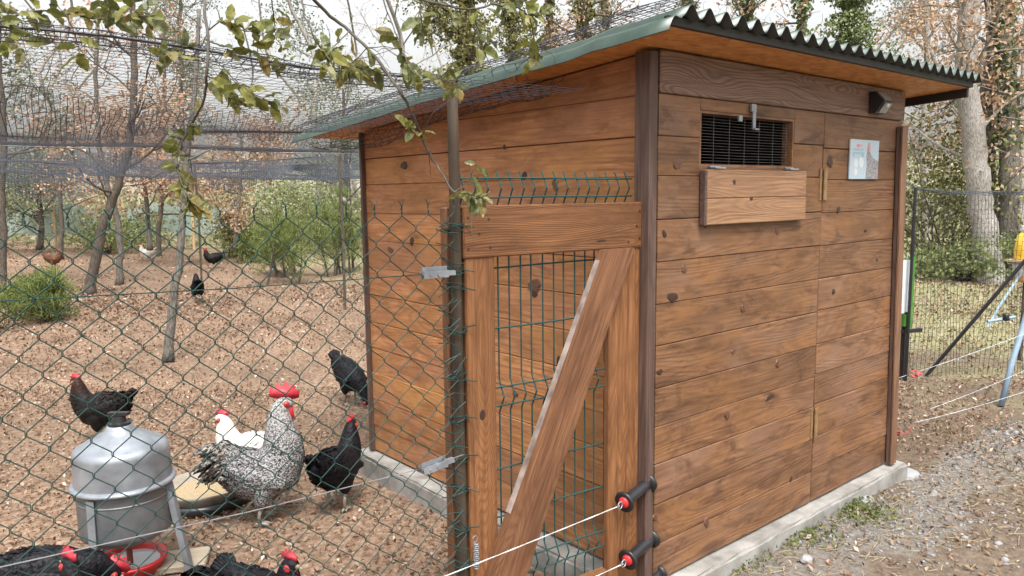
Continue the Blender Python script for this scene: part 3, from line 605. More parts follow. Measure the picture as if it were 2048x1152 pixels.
# ------------------------------------------------------------------ electric rope gate handles
def handle(z, u0, lab, loop=True):
    a = G(u0, z, .075); b_ = G(u0+.215, z+.040, .03); d = (b_-a); Ln = np.linalg.norm(d); d /= Ln; A = frame_from(d)*1.22; d = d*1.22
    h = thing('gate_handle', lab, 'gate handle', a, 0, 'electric rope gate handles on the hut post')
    part('grip', MB().lathe([(.0001, 0), (.0165, 0), (.0175, .01), (.0165, .02), (.0175, .05), (.0165, .08), (.018, .115), (.0165, .122), (.0001, .122)], 16, a+d*.012, A).mesh('grip', True), M_BLKPL, h)
    part('guard', MB().lathe([(.016, 0), (.032, -.004), (.034, .002), (.030, .008), (.016, .010)], 18, a+d*.004, A).mesh('guard', True), M_BLKPL, h)
    part('guard', MB().lathe([(.016, 0), (.030, .004), (.031, .012), (.024, .016), (.016, .022)], 18, a+d*.128, A).mesh('guard', True), M_BLKPL, h)
    part('red_disc', MB().lathe([(.0001, -.006), (.016, -.004), (.018, .006)], 16, a, A).mesh('red_disc', True), M_REDPL, h)
    part('eye_ring', MB().tube([a-d*.018+A[1]*.011*math.cos(t)+d*.011*math.sin(t) for t in np.linspace(0, 6.28, 14)], .0028, 6).mesh('eye_ring', True), M_GALV, h)
    hk = [a+d*.145]+[a+d*(.17+.012*math.sin(t))+A[1]*(.002+.014*math.cos(t)) for t in np.linspace(1.6, -2.6, 12)]
    part('hook', MB().tube([a+d*.14, a+d*.158, a+d*.172+A[1]*.006, a+d*.186+A[1]*.002, a+d*.188-A[1]*.014, a+d*.176-A[1]*.02], .0075, 8).mesh('hook', True), M_BLKPL, h)
    part('hook_stem', MB().tube([a+d*.128, a+d*.162], .005, 8).mesh('hook_stem', True), M_GALV, h)
    return a-d*.02
e1 = handle(.507, .636, 'upper black gate handle with red disc on the white rope by the hut post')
e2 = handle(.276, .656, 'lower black gate handle with red disc on the white rope by the hut post')
e3 = handle(.118, .700, 'lowest black gate handle with only its hook above the photo edge')
for (e, q, lab) in ((e1, G(-.95, .412, .075), 'white electric rope running from the upper gate handle'), (e2, G(-.95, .185, .075), 'white electric rope running from the lower gate handle')):
    P = [e*(1-t)+q*t-np.array([0, 0, .006*math.sin(math.pi*t)]) for t in np.linspace(0, 1, 24)]
    mb = MB()
    for s_ in (0, 1):
        mb.tube([p_+np.array([0, .0012*math.cos(i*1.9+s_*3.14), .0012*math.sin(i*1.9+s_*3.14)]) for i, p_ in enumerate(P)], .0011, 5)
    o = part('electric_rope', mb.mesh('electric_rope'), M_WHITE); tag(o, lab, 'rope', 'white electric ropes across the gate')
sp = thing('extension_spring', 'small zinc coil spring hooked on the fence post above the white rope', 'spring', G(0.012, .42, .05))
c0 = G(0.013, .435, .045)
part('coil', MB().tube([c0+np.array([0, 0, .09*t/60.0-0.01])+GU*.0085*math.cos(t*1.35)+GN*.0085*math.sin(t*1.35) for t in range(61)], .0018, 5).mesh('coil'), M_GALV, sp)
part('end_hook', MB().tube([c0+np.array([0, 0, .08]), c0+np.array([0, 0, .095])+GU*.006, c0+np.array([0, 0, .105]), c0+np.array([0, 0, .098])-GU*.014], .0018, 5).mesh('end_hook'), M_GALV, sp)

# ------------------------------------------------------------------ bird netting
def grid_net(name, fn, nu, nv, r, hexa=False, hole=None, rng=None, drop=0.0):
    U, Vv = np.meshgrid(np.arange(nu+1)/nu, np.arange(nv+1)/nv, indexing='ij')
    P = fn(U, Vv)
    if hexa:
        i = np.arange(nu+1)[:, None]; j = np.arange(nv+1)[None, :]
        A0 = P[:, :-1].reshape(-1, 3); A1 = P[:, 1:].reshape(-1, 3)
        m = (((i+j[:, :-1]) % 2) == 0) & np.ones((nu, nv), bool) if False else None
        B0 = P[:-1, :]; B1 = P[1:, :]; mk = ((np.arange(nu)[:, None]+np.arange(nv+1)[None, :]) % 2) == 0
        P0 = np.concatenate([A0, B0[mk]]); P1 = np.concatenate([A1, B1[mk]])
    else:
        P0 = np.concatenate([P[:-1].reshape(-1, 3), P[:, :-1].reshape(-1, 3)]); P1 = np.concatenate([P[1:].reshape(-1, 3), P[:, 1:].reshape(-1, 3)])
    if hole is not None:
        k = ~(hole(P0) | hole(P1)); P0, P1 = P0[k], P1[k]
    if drop and rng is not None:
        k = rng.random(len(P0)) > drop; P0, P1 = P0[k], P1[k]
    return segs_mesh(name, P0, P1, r)
nr = np.random.default_rng(21)
def sines(x, y, k, seed, n=6):
    g = np.random.default_rng(seed); s = np.zeros_like(x)
    for i in range(n):
        a, b_, p_ = g.normal()*k, g.normal()*k, g.uniform(0, 6.28); s = s+np.sin(a*x+b_*y+p_)
    return s/n
# roof of the pen, from the rope above the fence to the far posts
def over(U, V):
    x = -4.6+U*7.0; y0 = 0.131-(x+0.805)*0.1000
    y = y0+V*(8.6-y0)
    rope = 2.0+0.03*np.clip((-x-1.2), 0, 2)
    z = rope*(1-V)+2.30*V-0.10*np.sin(np.pi*V)*(1+0.5*sines(x, y, .7, 3))+0.05*sines(x, y, 1.7, 5)*np.sin(np.pi*np.clip(V*3, 0, .5))
    x = x+0.03*sines(x, y, 3.0, 8); y = y+0.03*sines(x, y, 3.0, 9)
    return np.stack([x, y, z], -1)
hole = lambda P: ((P[:, 0] > RX0-0.03) & (P[:, 1] < RY1+0.05)) | (P[:, 2] > 2.6)
net = thing('pen_netting', 'black bird netting stretched over the pen from the fence post to the hut roof', 'netting', G(-.02, 2.0))
part('net_mesh', grid_net('net_mesh', over, 150, 150, 0.0008, hole=hole), M_NET, net)
# doubled hem: crumpled folds of netting lying along the rope
def hem(U, V):
    u = -2.4+U*2.42; a = V*2*np.pi
    rr = 0.035+0.02*sines(u, V*3, 4, 31)
    c = np.stack([G(0, 0)[0]+GU[0]*u, G(0, 0)[1]+GU[1]*u, 2.0+0.03*np.clip(-u-.5, 0, 2)+0.012*np.sin(5*u)+0*u], -1)
    return c+np.stack([0*u, rr*np.cos(a)*1.5+.03, rr*np.sin(a)*0.55], -1)+0.006*np.stack([sines(u*30, V*30, 1, 3), sines(u*30, V*20, 1, 4), sines(u*25, V*20, 1, 5)], -1)
part('net_hem', grid_net('net_hem', hem, 80, 7, 0.0011), M_NET, net)
part('edge_rope', MB().tube([G(u, 2.004+.03*max(0, -u-.5)+.012*math.sin(5*u), .0) for u in np.linspace(-2.6, -.02, 40)], .0035, 6).mesh('edge_rope'), M_NET, net)
# netting dressed over the roof edge and bunched under the eave
def roofflap(U, V):
    y = -0.22+V*2.75; x = -0.27+U*(0.22+0.30*V)
    z = zs(y)+0.085+0.012*np.abs(sines(x*6, y*6, 1.4, 41))-0.7*np.clip(RX0+.03-x, 0, 1)
    return np.stack([x+.01*sines(x*20, y*20, 1, 43), y+.01*sines(x*20, y*20, 1, 44), z], -1)
part('roof_flap', grid_net('roof_flap', roofflap, 12, 70, 0.0013), M_NET, net)
def eave(U, V):
    y = 0.42+V*2.0; sw_ = 0.5+0.5*np.sin(y*4.1+.6)
    x = -0.255+U*0.20; z = zs(y)+0.02-0.20*np.sin(np.pi*np.clip(U*1.0, 0, 1))*(0.35+0.25*sw_+.5*V*(1-V))-0.04*U
    return np.stack([x+.018*sines(x*30, y*25, 1, 51), y+.02*sines(x*30, y*20, 1, 52), z+.014*sines(x*30, y*25, 1, 53)], -1)
part('eave_bunch', grid_net('eave_bunch', eave, 11, 56, 0.0014, hexa=True), M_NET, net)
# chicken wire strip hanging from the net along the back of the rope to the far roof corner
def strip(U, V):
    a, b_, c_ = at(-60, 225, 2.9), at(330, 235, 3.1), at(620, 280, 4.7)
    t = U[..., None]; P = np.where(t < .55, a+(b_-a)*(t/.55), b_+(c_-b_)*((t-.55)/.45))
    w_ = (0.16+0.05*np.sin(U*9))*(1-0.45*U)
    P = P+np.stack([.025*sines(U*30, V*4, 1, 61), .025*sines(U*30, V*4, 1, 62)+.12*V, w_*(1-V)-.06+.02*sines(U*40, V*3, 1, 63)-.03*np.sin(U*6)], -1)
    return P
part('hanging_strip', grid_net('hanging_strip', strip, 62, 5, 0.0016, hexa=True), M_NET, net)
# farther bays of the netting behind the pen
far = thing('far_netting', 'grey bird netting sagging in bays over the far end of the pen', 'netting', (1.5, 9.0, 2.2))
def bay(x0, x1, y0, y1, z0, z1, sag, seed):
    def fn(U, V):
        x = x0+U*(x1-x0)+0.05*sines(U*9, V*9, 1, seed); y = y0+V*(y1-y0)
        z = z0*(1-V)+z1*V-sag*np.sin(np.pi*V)*(0.6+0.4*np.sin(np.pi*U*1.6+seed))-0.5*sag*np.sin(np.pi*U)+0.13*sines(U*11, V*7, 1, seed+1)
        return np.stack([x, y, z], -1)
    return fn
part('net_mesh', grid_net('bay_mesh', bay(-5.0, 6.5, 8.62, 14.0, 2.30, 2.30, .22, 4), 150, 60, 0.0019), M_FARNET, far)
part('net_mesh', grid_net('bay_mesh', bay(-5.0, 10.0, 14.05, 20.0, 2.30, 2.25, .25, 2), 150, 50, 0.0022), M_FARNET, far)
def curtain(x0, x1, y, zt, zb, seed):
    def fn(U, V):
        x = x0+U*(x1-x0); z = zt*(1-V)+(zb+.22*np.sin(np.pi*U*2.0+seed)-.12*U)*V-.10*np.sin(np.pi*U)
        return np.stack([x, y+.12*np.sin(U*14+seed)*V, z], -1)
    return fn
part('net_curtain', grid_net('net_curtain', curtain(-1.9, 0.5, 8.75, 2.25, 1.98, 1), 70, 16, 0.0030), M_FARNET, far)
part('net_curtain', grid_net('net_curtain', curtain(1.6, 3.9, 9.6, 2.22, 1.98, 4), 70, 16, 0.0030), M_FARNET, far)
part('rope', MB().tube([(-5.2+i*.62, 8.62+.02*math.sin(i), 2.30-.06*math.sin(math.pi*(i % 5)/5)) for i in range(20)], .006, 5).mesh('rope'), M_FARNET, far)
pq = at(684, 470, 11.0)
for (x, y, h) in ((pq[0], pq[1], 2.2), (-3.4, 8.62, 2.34), (6.3, 14.0, 2.3), (-1.2, 14.02, 2.36), (2.9, 14.02, 2.34)):
    part('pole', MB().tube([(x, y, -.1), (x+.02, y, h/2), (x, y, h)], .022, 7).mesh('pole'), M_BARKD, far)

# ------------------------------------------------------------------ trees
def branch_path(p, d, L, n, rng, wob=0.25, up=0.1, droop=0.0):
    P = [np.array(p, float)]; d = np.array(d, float); d /= np.linalg.norm(d)
    for i in range(n):
        d = d+rng.normal(size=3)*wob/math.sqrt(n)+np.array([0, 0, (up-droop*i/n)/n]); d /= np.linalg.norm(d); P.append(P[-1]+d*L/n)
    return P, d
def tree_meshes(trunk, r0, r1, seed, nb=14, bl=1.6, z0=0.3, sub=4, leaf=None, nleaf=0, lsize=.07, spread=.35, upb=.5, sidesn=8, droop=0.0):
    """trunk path (world points) -> bark mesh builder and leaf points"""
    rng = np.random.default_rng(seed); T = np.array(trunk, float)
    # smooth trunk
    k = len(T); tt = np.linspace(0, k-1, (k-1)*5+1); TT = np.stack([np.interp(tt, np.arange(k), T[:, c]) for c in range(3)], -1)
    for _ in range(3): TT[1:-1] = (TT[:-2]+2*TT[1:-1]+TT[2:])/4
    TT[1:] += rng.normal(size=(len(TT)-1, 3))*r0*0.12
    R = np.linspace(r0, r1, len(TT)); R[0] *= 1.35; R[1] *= 1.1
    mb = MB(); mb.tube(TT, R, sidesn); tips = []
    for i in range(nb):
        f = z0+(1-z0)*(i+rng.random())/nb; j = min(len(TT)-2, int(f*(len(TT)-1)))
        az = rng.uniform(0, 6.28); d = np.array([math.cos(az), math.sin(az), upb+rng.normal()*.25])
        Lb = bl*(1.15-0.6*f)*rng.uniform(.6, 1.2); P, dd = branch_path(TT[j], d, Lb, 6, rng, .5, .3, droop)
        rb = max(.006, min(R[j]*0.40, .038)); mb.tube(P, np.linspace(rb, rb*.3, 7), 5, False)
        for s_ in range(sub):
            q = rng.integers(2, 7); d2 = dd+rng.normal(size=3)*.9; P2, _ = branch_path(P[q], d2, Lb*.5*rng.uniform(.5, 1.1), 4, rng, .6, .1, droop)
            mb.tube(P2, np.linspace(rb*.42, rb*.14, 5), 4, False); tips.append(np.array(P2[2:]))
            for s3 in range(2):
                P3, _ = branch_path(P2[rng.integers(1, 5)], rng.normal(size=3)+dd*.5, Lb*.28, 3, rng, .6, 0.1)
                mb.tube(P3, np.linspace(rb*.2, rb*.08, 4), 3, False); tips.append(np.array(P3[1:]))
    pts = None
    if nleaf and tips:
        C = np.concatenate(tips); pts = C[rng.integers(0, len(C), nleaf)]+rng.normal(size=(nleaf, 3))*spread*.28
    return mb, pts, rng
def tree(name, label, trunk, r0, r1, seed, bark, leafm=None, group=None, ivy=None, cat='tree', **kw):
    lsize = kw.pop('lsize', .07); t = thing(name, label, cat, trunk[0], 0, group)
    mb, pts, rng = tree_meshes(trunk, r0, r1, seed, **kw)
    part('trunk', mb.mesh('trunk', True), bark, t)
    if leafm and pts is not None: part('crown', leaf_cloud('crown', pts, lsize*rng.uniform(.6, 1.3, len(pts)), rng), leafm, t)
    if ivy:
        im, n, f0, f1, th = ivy; T = np.array(trunk, float); s_ = rng.uniform(f0, f1, n)*(len(T)-1); lump = .6+.5*np.sin(s_*9+seed)+.3*np.sin(s_*23)
        c = np.stack([np.interp(s_, np.arange(len(T)), T[:, i]) for i in range(3)], -1); a = rng.uniform(0, 6.28, n)
        rr = (r0*(1-s_/(len(T)-1))+r1*s_/(len(T)-1))*1.0+th*lump.clip(.1)*rng.random(n)
        c[:, 0] += rr*np.cos(a); c[:, 1] += rr*np.sin(a); part('ivy', leaf_cloud('ivy', c, .075*rng.uniform(.6, 1.4, n), rng, up=.2, aspect=.9), im, t)
    return t
def px(path, d, d1=None):
    d1 = d if d1 is None else d1; n = len(path)
    return [at(x, y, d+(d1-d)*i/max(1, n-1)) for i, (x, y) in enumerate(path)]
# left of the hut
tree('young_oak', 'slender young oak leaning right behind the feeder inside the pen', px([(336, 722), (344, 630), (353, 560), (363, 470), (368, 400), (374, 300), (392, 160), (398, 20)], 7.85), .05, .02, 1, M_BARK, None, nb=9, bl=.8, z0=.55, sub=3)
tree('grey_oak', 'thick grey oak trunk bending right among leaf litter at far left', px([(178, 592), (192, 520), (206, 450), (232, 385), (256, 310), (270, 200), (268, 60), (262, -40)], 13.1), .088, .05, 2, M_BARKD, M_DEAD, nb=12, bl=2.0, z0=.42, nleaf=700, lsize=.085, spread=.5)
tree('grey_oak', 'thin grey oak trunk just right of the thick bending one', px([(238, 572), (241, 490), (233, 425), (216, 380), (200, 300), (190, 180), (196, 40)], 14.5), .065, .035, 3, M_BARK, M_DEAD, nb=10, bl=1.8, z0=.4, nleaf=500, lsize=.085, spread=.5)
tree('grey_oak', 'grey oak trunk cut by the left photo edge above the pine bush', px([(4, 590), (6, 480), (2, 380), (10, 260), (-6, 120), (0, -30)], 14.0), .07, .045, 4, M_BARKD, M_HOLM, nb=12, bl=1.8, z0=.45, nleaf=1500, lsize=.08)
tree('bare_oak', 'bare oak with a stem splitting right above the far green windbreak', px([(318, 520), (316, 470), (324, 400), (318, 300), (330, 180), (326, 40)], 21), .08, .04, 5, M_BARKD, M_DEAD, nb=14, bl=2.4, z0=.3, nleaf=900, lsize=.10, spread=.6)
tree('russet_oak', 'oak holding russet dead leaves left of the hanging olive twig', px([(300, 500), (296, 440), (292, 380), (280, 320), (284, 270), (290, 225)], 18), .06, .03, 6, M_BARK, M_DEAD, nb=16, bl=1.7, z0=.25, nleaf=4200, lsize=.09, spread=.6, upb=.1)
tree('russet_oak', 'oak holding russet dead leaves right of the hanging olive twig', px([(470, 500), (474, 440), (480, 370), (486, 310), (480, 250)], 19), .06, .03, 7, M_BARK, M_DEAD, nb=14, bl=1.5, z0=.3, nleaf=3200, lsize=.085, spread=.5, upb=.1)
tree('russet_oak', 'oak holding russet dead leaves farthest left behind the netting', px([(120, 520), (124, 450), (118, 380), (130, 310), (126, 250)], 20), .07, .03, 8, M_BARKD, M_DEAD, nb=12, bl=1.6, z0=.35, nleaf=1500, lsize=.09, spread=.5, upb=.2)
tree('holm_oak', 'pale green holm oak crown high above the far netting', px([(362, 520), (360, 420), (366, 300), (362, 180), (358, 60), (362, -60)], 26), .12, .05, 9, M_BARK, M_HOLM, nb=20, bl=1.9, z0=.5, nleaf=7000, lsize=.07, spread=.6)
tree('holm_oak', 'dark green holm oak low at far left behind the netting', px([(80, 500), (84, 440), (76, 380), (90, 320)], 22), .09, .04, 10, M_BARKD, M_HOLM, nb=18, bl=1.9, z0=.2, nleaf=5000, lsize=.08, spread=.8)
tree('holm_oak', 'green holm oak left of the hut wall behind the pine thicket', px([(690, 520), (688, 440), (694, 360), (690, 270), (686, 180)], 25), .10, .04, 12, M_BARKD, M_HOLM, nb=20, bl=2.2, z0=.2, nleaf=5500, lsize=.08, spread=.8)
def pine(name, label, base, h, wd, seed, n):
    rng = np.random.default_rng(seed); b = np.array(base); t = thing(name, label, 'pine bush', b); mb = MB(); tips = []
    for s_ in range(7):
        o = rng.normal(size=2)*wd*.28; hh = h*rng.uniform(.55, 1.0); q = b+np.array([o[0], o[1], -.02])
        P, _ = branch_path(q, (rng.normal()*.15, rng.normal()*.15, 1), hh, 7, rng, .12); mb.tube(P, np.linspace(.025, .006, 8), 5, False)
        for i in range(16):
            f = rng.uniform(.12, 1); c = np.array(P[int(f*7)]); a = rng.uniform(0, 6.28); Lb = wd*.32*(1.1-f)+.08
            Q, _ = branch_path(c, (math.cos(a), math.sin(a), .5), Lb, 4, rng, .3, .3); mb.tube(Q, np.linspace(.008, .003, 5), 3, False); tips += Q[1:]
    C = np.array(tips); p_ = C[rng.integers(0, len(C), n)]+rng.normal(size=(n, 3))*.045
    d = rng.normal(size=(n, 3)); d[:, 2] = np.abs(d[:, 2])+.3; d /= np.linalg.norm(d, axis=1)[:, None]; ln = rng.uniform(.07, .14, n)[:, None]
    part('stem', mb.mesh('stem'), M_BARKD, t); part('needles', segs_mesh('needles', p_, p_+d*ln, .0045), M_PINE, t)
pine('pine_bush', 'wide light green pine thicket left of the hut at the end of the pen', gnd(590, 556), 1.6, 2.6, 31, 5200)
pine('pine_bush', 'narrow light green pine seedling beside the hut wall behind the fence', gnd(690, 545), 2.1, 1.4, 32, 2800)
pine('pine_bush', 'low green pine bush near the left photo edge', gnd(78, 640), .72, 1.0, 33, 4500)
pine('pine_bush', 'young pine tufts in the middle of the far undergrowth', gnd(470, 520), 1.3, 1.6, 34, 4500)
# right of the hut and behind it
tree('tall_oak', 'tall pale oak trunk with a knot scar right of the roof end', px([(1980, 572), (1972, 500), (1966, 420), (1955, 330), (1940, 220), (1930, 120), (1938, 20), (1945, -80)], 13.5), .23, .15, 41, M_BARKP, M_DEAD, nb=12, bl=2.2, z0=.45, nleaf=1200, lsize=.09, spread=.6, sidesn=12)
tree('tall_oak', 'grey oak stem rising close behind the pale trunk with the scar', px([(1985, 566), (1980, 430), (1976, 330), (1972, 200), (1982, 80), (1986, -60)], 14.4), .15, .09, 42, M_BARK, M_DEAD, nb=10, bl=2.4, z0=.4, nleaf=1800, lsize=.09)
tree('tall_oak', 'oak trunk wrapped in pale ivy near the right photo edge', px([(2012, 570), (2014, 460), (2020, 330), (2016, 200), (2008, 90), (2010, -70)], 14.0), .19, .13, 43, M_BARK, M_DEAD, nb=9, bl=2.2, z0=.45, nleaf=500, lsize=.09, ivy=(M_IVY, 1300, .45, 1.0, .09), sidesn=12)
tree('ivy_tree', 'bright green ivy covered tree standing above the right half of the roof', px([(1700, 540), (1700, 400), (1696, 250), (1690, 120), (1700, 20), (1690, -80)], 19), .16, .1, 44, M_BARKD, M_IVY, nb=10, bl=1.2, z0=.45, nleaf=2500, lsize=.09, ivy=(M_IVY, 7500, .4, 1.0, .65))
tree('ivy_tree', 'narrow ivy covered trunk above the middle of the roof ridge', px([(1610, 540), (1612, 350), (1606, 200), (1602, 80), (1608, -70)], 18), .10, .07, 45, M_BARKD, M_DEAD, nb=8, bl=1.6, z0=.5, nleaf=500, lsize=.09, ivy=(M_IVY, 2800, .4, 1.0, .24))
tree('ivy_tree', 'dull ivy covered trunk just left of the roof middle', px([(1492, 540), (1494, 350), (1488, 180), (1496, 50), (1490, -80)], 17), .13, .08, 46, M_BARKD, M_DEAD, nb=10, bl=2.4, z0=.5, nleaf=500, lsize=.09, ivy=(M_IVY, 3000, .4, 1.0, .3))
tree('ivy_tree', 'slim ivy covered trunk above the left end of the roof front', px([(1375, 540), (1372, 300), (1376, 120), (1370, -70)], 20), .09, .07, 47, M_BARKD, None, nb=8, bl=1.8, z0=.5, ivy=(M_IVYY, 2000, .4, 1.0, .22))
tree('ivy_tree', 'thick yellowish ivy trunk rising behind the roof slope', px([(1168, 540), (1166, 350), (1172, 160), (1165, 40), (1172, -80)], 18), .13, .1, 48, M_BARKD, M_DEAD, nb=10, bl=2.2, z0=.5, nleaf=900, lsize=.09, ivy=(M_IVYY, 3600, .35, 1.0, .24))
tree('ivy_tree', 'dark trunk with ivy and russet leaves left of the thick ivy trunk', px([(1100, 540), (1098, 320), (1096, 140), (1102, -70)], 19), .11, .09, 49, M_BARKD, M_DEAD, nb=9, bl=1.8, z0=.5, nleaf=1000, lsize=.09, ivy=(M_IVYY, 1800, .4, 1.0, .2))
tree('ivy_tree', 'slim russet barked trunk with sparse ivy right of the thick ivy trunk', px([(1212, 540), (1208, 330), (1214, 150), (1206, -70)], 20), .10, .08, 50, M_BARK, M_DEAD, nb=8, bl=2.0, z0=.5, nleaf=700, lsize=.09, ivy=(M_IVYY, 1100, .4, 1.0, .18))
tree('ivy_tree', 'broad yellow green ivy mass on a tree behind the hut slope', px([(930, 540), (932, 350), (926, 180), (935, 40), (930, -80)], 17), .14, .1, 51, M_BARKD, M_IVYY, nb=12, bl=1.8, z0=.45, nleaf=3200, lsize=.085, ivy=(M_IVYY, 6000, .4, 1.0, .6))
tree('ivy_tree', 'leaning yellow green ivy tree left of the fence post top', px([(1030, 540), (1024, 350), (1032, 180), (1020, 40), (1026, -80)], 19), .12, .08, 52, M_BARKD, M_IVYY, nb=10, bl=1.6, z0=.45, nleaf=2000, lsize=.085, ivy=(M_IVYY, 4200, .4, 1.0, .45))
tree('russet_oak', 'oak full of russet dead leaves right of the roof end', px([(1850, 545), (1852, 420), (1846, 300), (1856, 160), (1850, 20), (1854, -80)], 20), .13, .06, 53, M_BARKP, M_DEAD, nb=20, bl=2.2, z0=.35, nleaf=2600, lsize=.09, spread=.6, upb=.3)
tree('russet_oak', 'pale thin oak with russet leaves behind the two big right trunks', px([(2040, 540), (2042, 400), (2050, 250), (2046, 100), (2060, -60)], 19), .09, .05, 54, M_BARKP, M_DEAD, nb=18, bl=2.0, z0=.25, nleaf=1500, lsize=.09, spread=.6)
def bush(name, label, c, R, n, mat, seed, lsize=.08, cat='bush', group=None):
    rng = np.random.default_rng(seed); c = np.array(c, float); t = thing(name, label, cat, (c[0], c[1], gh(c[0], c[1])), 0, group)
    mb = MB(); tips = []
    for i in range(16):
        a = rng.uniform(0, 6.28); P, _ = branch_path((c[0], c[1], 0), (math.cos(a)*.7, math.sin(a)*.7, 1), R[2]*2*rng.uniform(.6, 1.0), 6, rng, .4)
        mb.tube(P, np.linspace(.02, .005, 7), 4, False)
    part('stems', mb.mesh('stems'), M_BARKD, t)
    cl = rng.normal(size=(26, 3)); cl /= np.linalg.norm(cl, axis=1)[:, None]; cl *= rng.uniform(.35, .95, (26, 1)); cl = cl*np.array(R)+np.array([c[0], c[1], R[2]*.9])
    p_ = cl[rng.integers(0, 26, n)]+rng.normal(size=(n, 3))*np.array(R)*.2; p_[:, 2] = np.abs(p_[:, 2])
    part('foliage', leaf_cloud('foliage', p_, lsize*rng.uniform(.5, 1.3, n), rng, up=.2, aspect=.8), mat, t)
bush('ivy_bush', 'ivy thicket just right of the hut under the roof end', gnd(1885, 545), (1.3, 1.3, 1.6), 4200, M_IVYY, 61, .085)
bush('ivy_bush', 'low ivy bush at the foot of the pale trunk', gnd(1925, 562), (.9, .9, .42), 2600, M_LGRN, 62, .075)
bush('ivy_bush', 'dark ivy bush between the two big right trunks', gnd(2005, 556), (.7, .7, .5), 1600, M_IVY, 63, .075)
bush('holly_bush', 'green bush at the back of the pen left of the windbreak', gnd(215, 512), (1.6, 1.6, .8), 3200, M_LGRN, 64, .08)
bush('holly_bush', 'green bush behind the wide pine thicket', gnd(560, 510), (2.6, 2.0, 1.0), 4500, M_LGRN, 65, .08)
# leafless trees farther back, too alike to tell apart
proto = []
for k in range(4):
    rngk = np.random.default_rng(80+k); hgt = 11.0
    T = [(0, 0, -.1)]+[(rngk.normal()*.12*z, rngk.normal()*.12*z, z) for z in (2, 4, 6, 8, 11)]
    mb, pts, r_ = tree_meshes(T, .12, .04, 80+k, nb=16, bl=2.6, z0=.2, nleaf=260 if k != 1 else 3200, spread=.7, sidesn=6)
    proto.append((mb.mesh('trunk', True), leaf_cloud('crown', pts, .10*r_.uniform(.6, 1.3, len(pts)), r_)))
    proto[-1][0].materials.append(M_BARKP); proto[-1][1].materials.append(M_DEAD if k != 1 else M_HOLM)  # pale bark on far trunks stands in for haze
rr = random.Random(12)
for i in range(28):
    x = -60+i*78+rr.uniform(-25, 25); d = rr.uniform(27, 44); b = at(x, 470, d); k = i % 4
    lab = 'tall bare tree in the wood behind the pen and hut' if k != 1 else 'tall green holm oak in the wood behind the pen and hut'
    o = bpy.data.objects.new('wood_tree', None); z0_ = float(gh(b[0], b[1])); put(o, None, Matrix.Translation((b[0], b[1], z0_)) @ Matrix.Rotation(rr.uniform(0, 6.28), 4, 'Z') @ Matrix.Scale(rr.uniform(.8, 1.15), 4))
    tag(o, lab, 'tree', 'bare trees in the wood' if k != 1 else 'holm oaks in the wood')
    part('trunk', proto[k][0], None, o, WM[o.name]); part('crown', proto[k][1], None, o, WM[o.name])
def far_wood():
    rng = np.random.default_rng(90); n = 52000; pxx = rng.uniform(-250, 2300, n); d = rng.uniform(24, 46, n)
    C = np.stack([at(x, 470, dd) for x, dd in zip(pxx, d)]); g = sines(pxx*.02, d*.12, 1.2, 91, 8)
    top = 2.2+1.8*g+1.0*sines(pxx*.09, d*.3, 1, 92); C[:, 2] = gh(C[:, 0], C[:, 1])+np.abs(rng.random(n)**1.3)*np.clip(top, .7, 6.0)
    o = part('undergrowth', leaf_cloud('undergrowth', C, .20*rng.uniform(.5, 1.4, n), rng), M_FAR); tag(o, 'brown and olive undergrowth filling the wood behind', 'undergrowth', kind='stuff')
far_wood()
# far windbreak with posts
wb = thing('windbreak_fence', 'teal windbreak fabric on tan posts at the end of the pen', 'fence', gnd(390, 492))
def wbx(x, z, d=23.0):
    p_ = at(x, 470, d); return np.array([p_[0], p_[1], z+.1])
nW = 40; V = []
for i in range(nW+1):
    x = -80+i*(560/nW); V += [wbx(x, .45+.06*math.sin(i*.9)), wbx(x, 1.25+.12*math.sin(i*.5))+np.array([0, .0, 0]), wbx(x, .45+.06*math.sin(i*.9), 23.02), wbx(x, 1.25+.12*math.sin(i*.5), 23.02)]
F = []
for i in range(nW):
    a = i*4; b_ = a+4; F += [(a, b_, b_+1, a+1), (a+2, a+3, b_+3, b_+2), (a+1, b_+1, b_+3, a+3), (a, a+2, b_+2, b_)]
part('fabric', mesh_arrays('fabric', V, F), simple('teal_fabric', (0.22, 0.30, 0.26), (0.32, 0.38, 0.33), 3, .8), wb)
M_TAN = simple('tan_post', (0.45, 0.30, 0.16), (0.58, 0.42, 0.25), 6, .7)
for x in (387, 507, 250, 110): part('post', MB().tube([wbx(x, -.2, 22.9), wbx(x, 1.5, 22.9)], .045, 7).mesh('post'), M_TAN, wb)

# ------------------------------------------------------------------ overhanging oak twigs close to the camera
oak = thing('overhanging_oak', 'oak twigs with olive green leaves hanging over the fence from above', 'tree', at(560, -260, 1.9))
def leaf_mesh(seed):
    rng = np.random.default_rng(seed); n = 7; L_ = 0.052; V = []; F = []
    for i in range(n+1):
        t = i/n; w_ = 0.0128*(math.sin(math.pi*min(1, t**.8*1.0))**.75)*(1+.08*((i % 2)*2-1)*(0 < i < n)); z = -.010*t*t+.002*rng.normal()
        if i in (0, n): w_ = .0008
        V += [(t*L_, -w_, z+.005*w_/.0128), (t*L_, 0, z), (t*L_, w_, z+.005*w_/.0128)]
    for i in range(n):
        a = i*3; F += [(a, a+1, a+4, a+3), (a+1, a+2, a+5, a+4)]
    return mesh_arrays('oak_leaf', V, F)
LM = [leaf_mesh(s) for s in range(4)]
for m_ in LM: m_.materials.append(M_OLIVE)
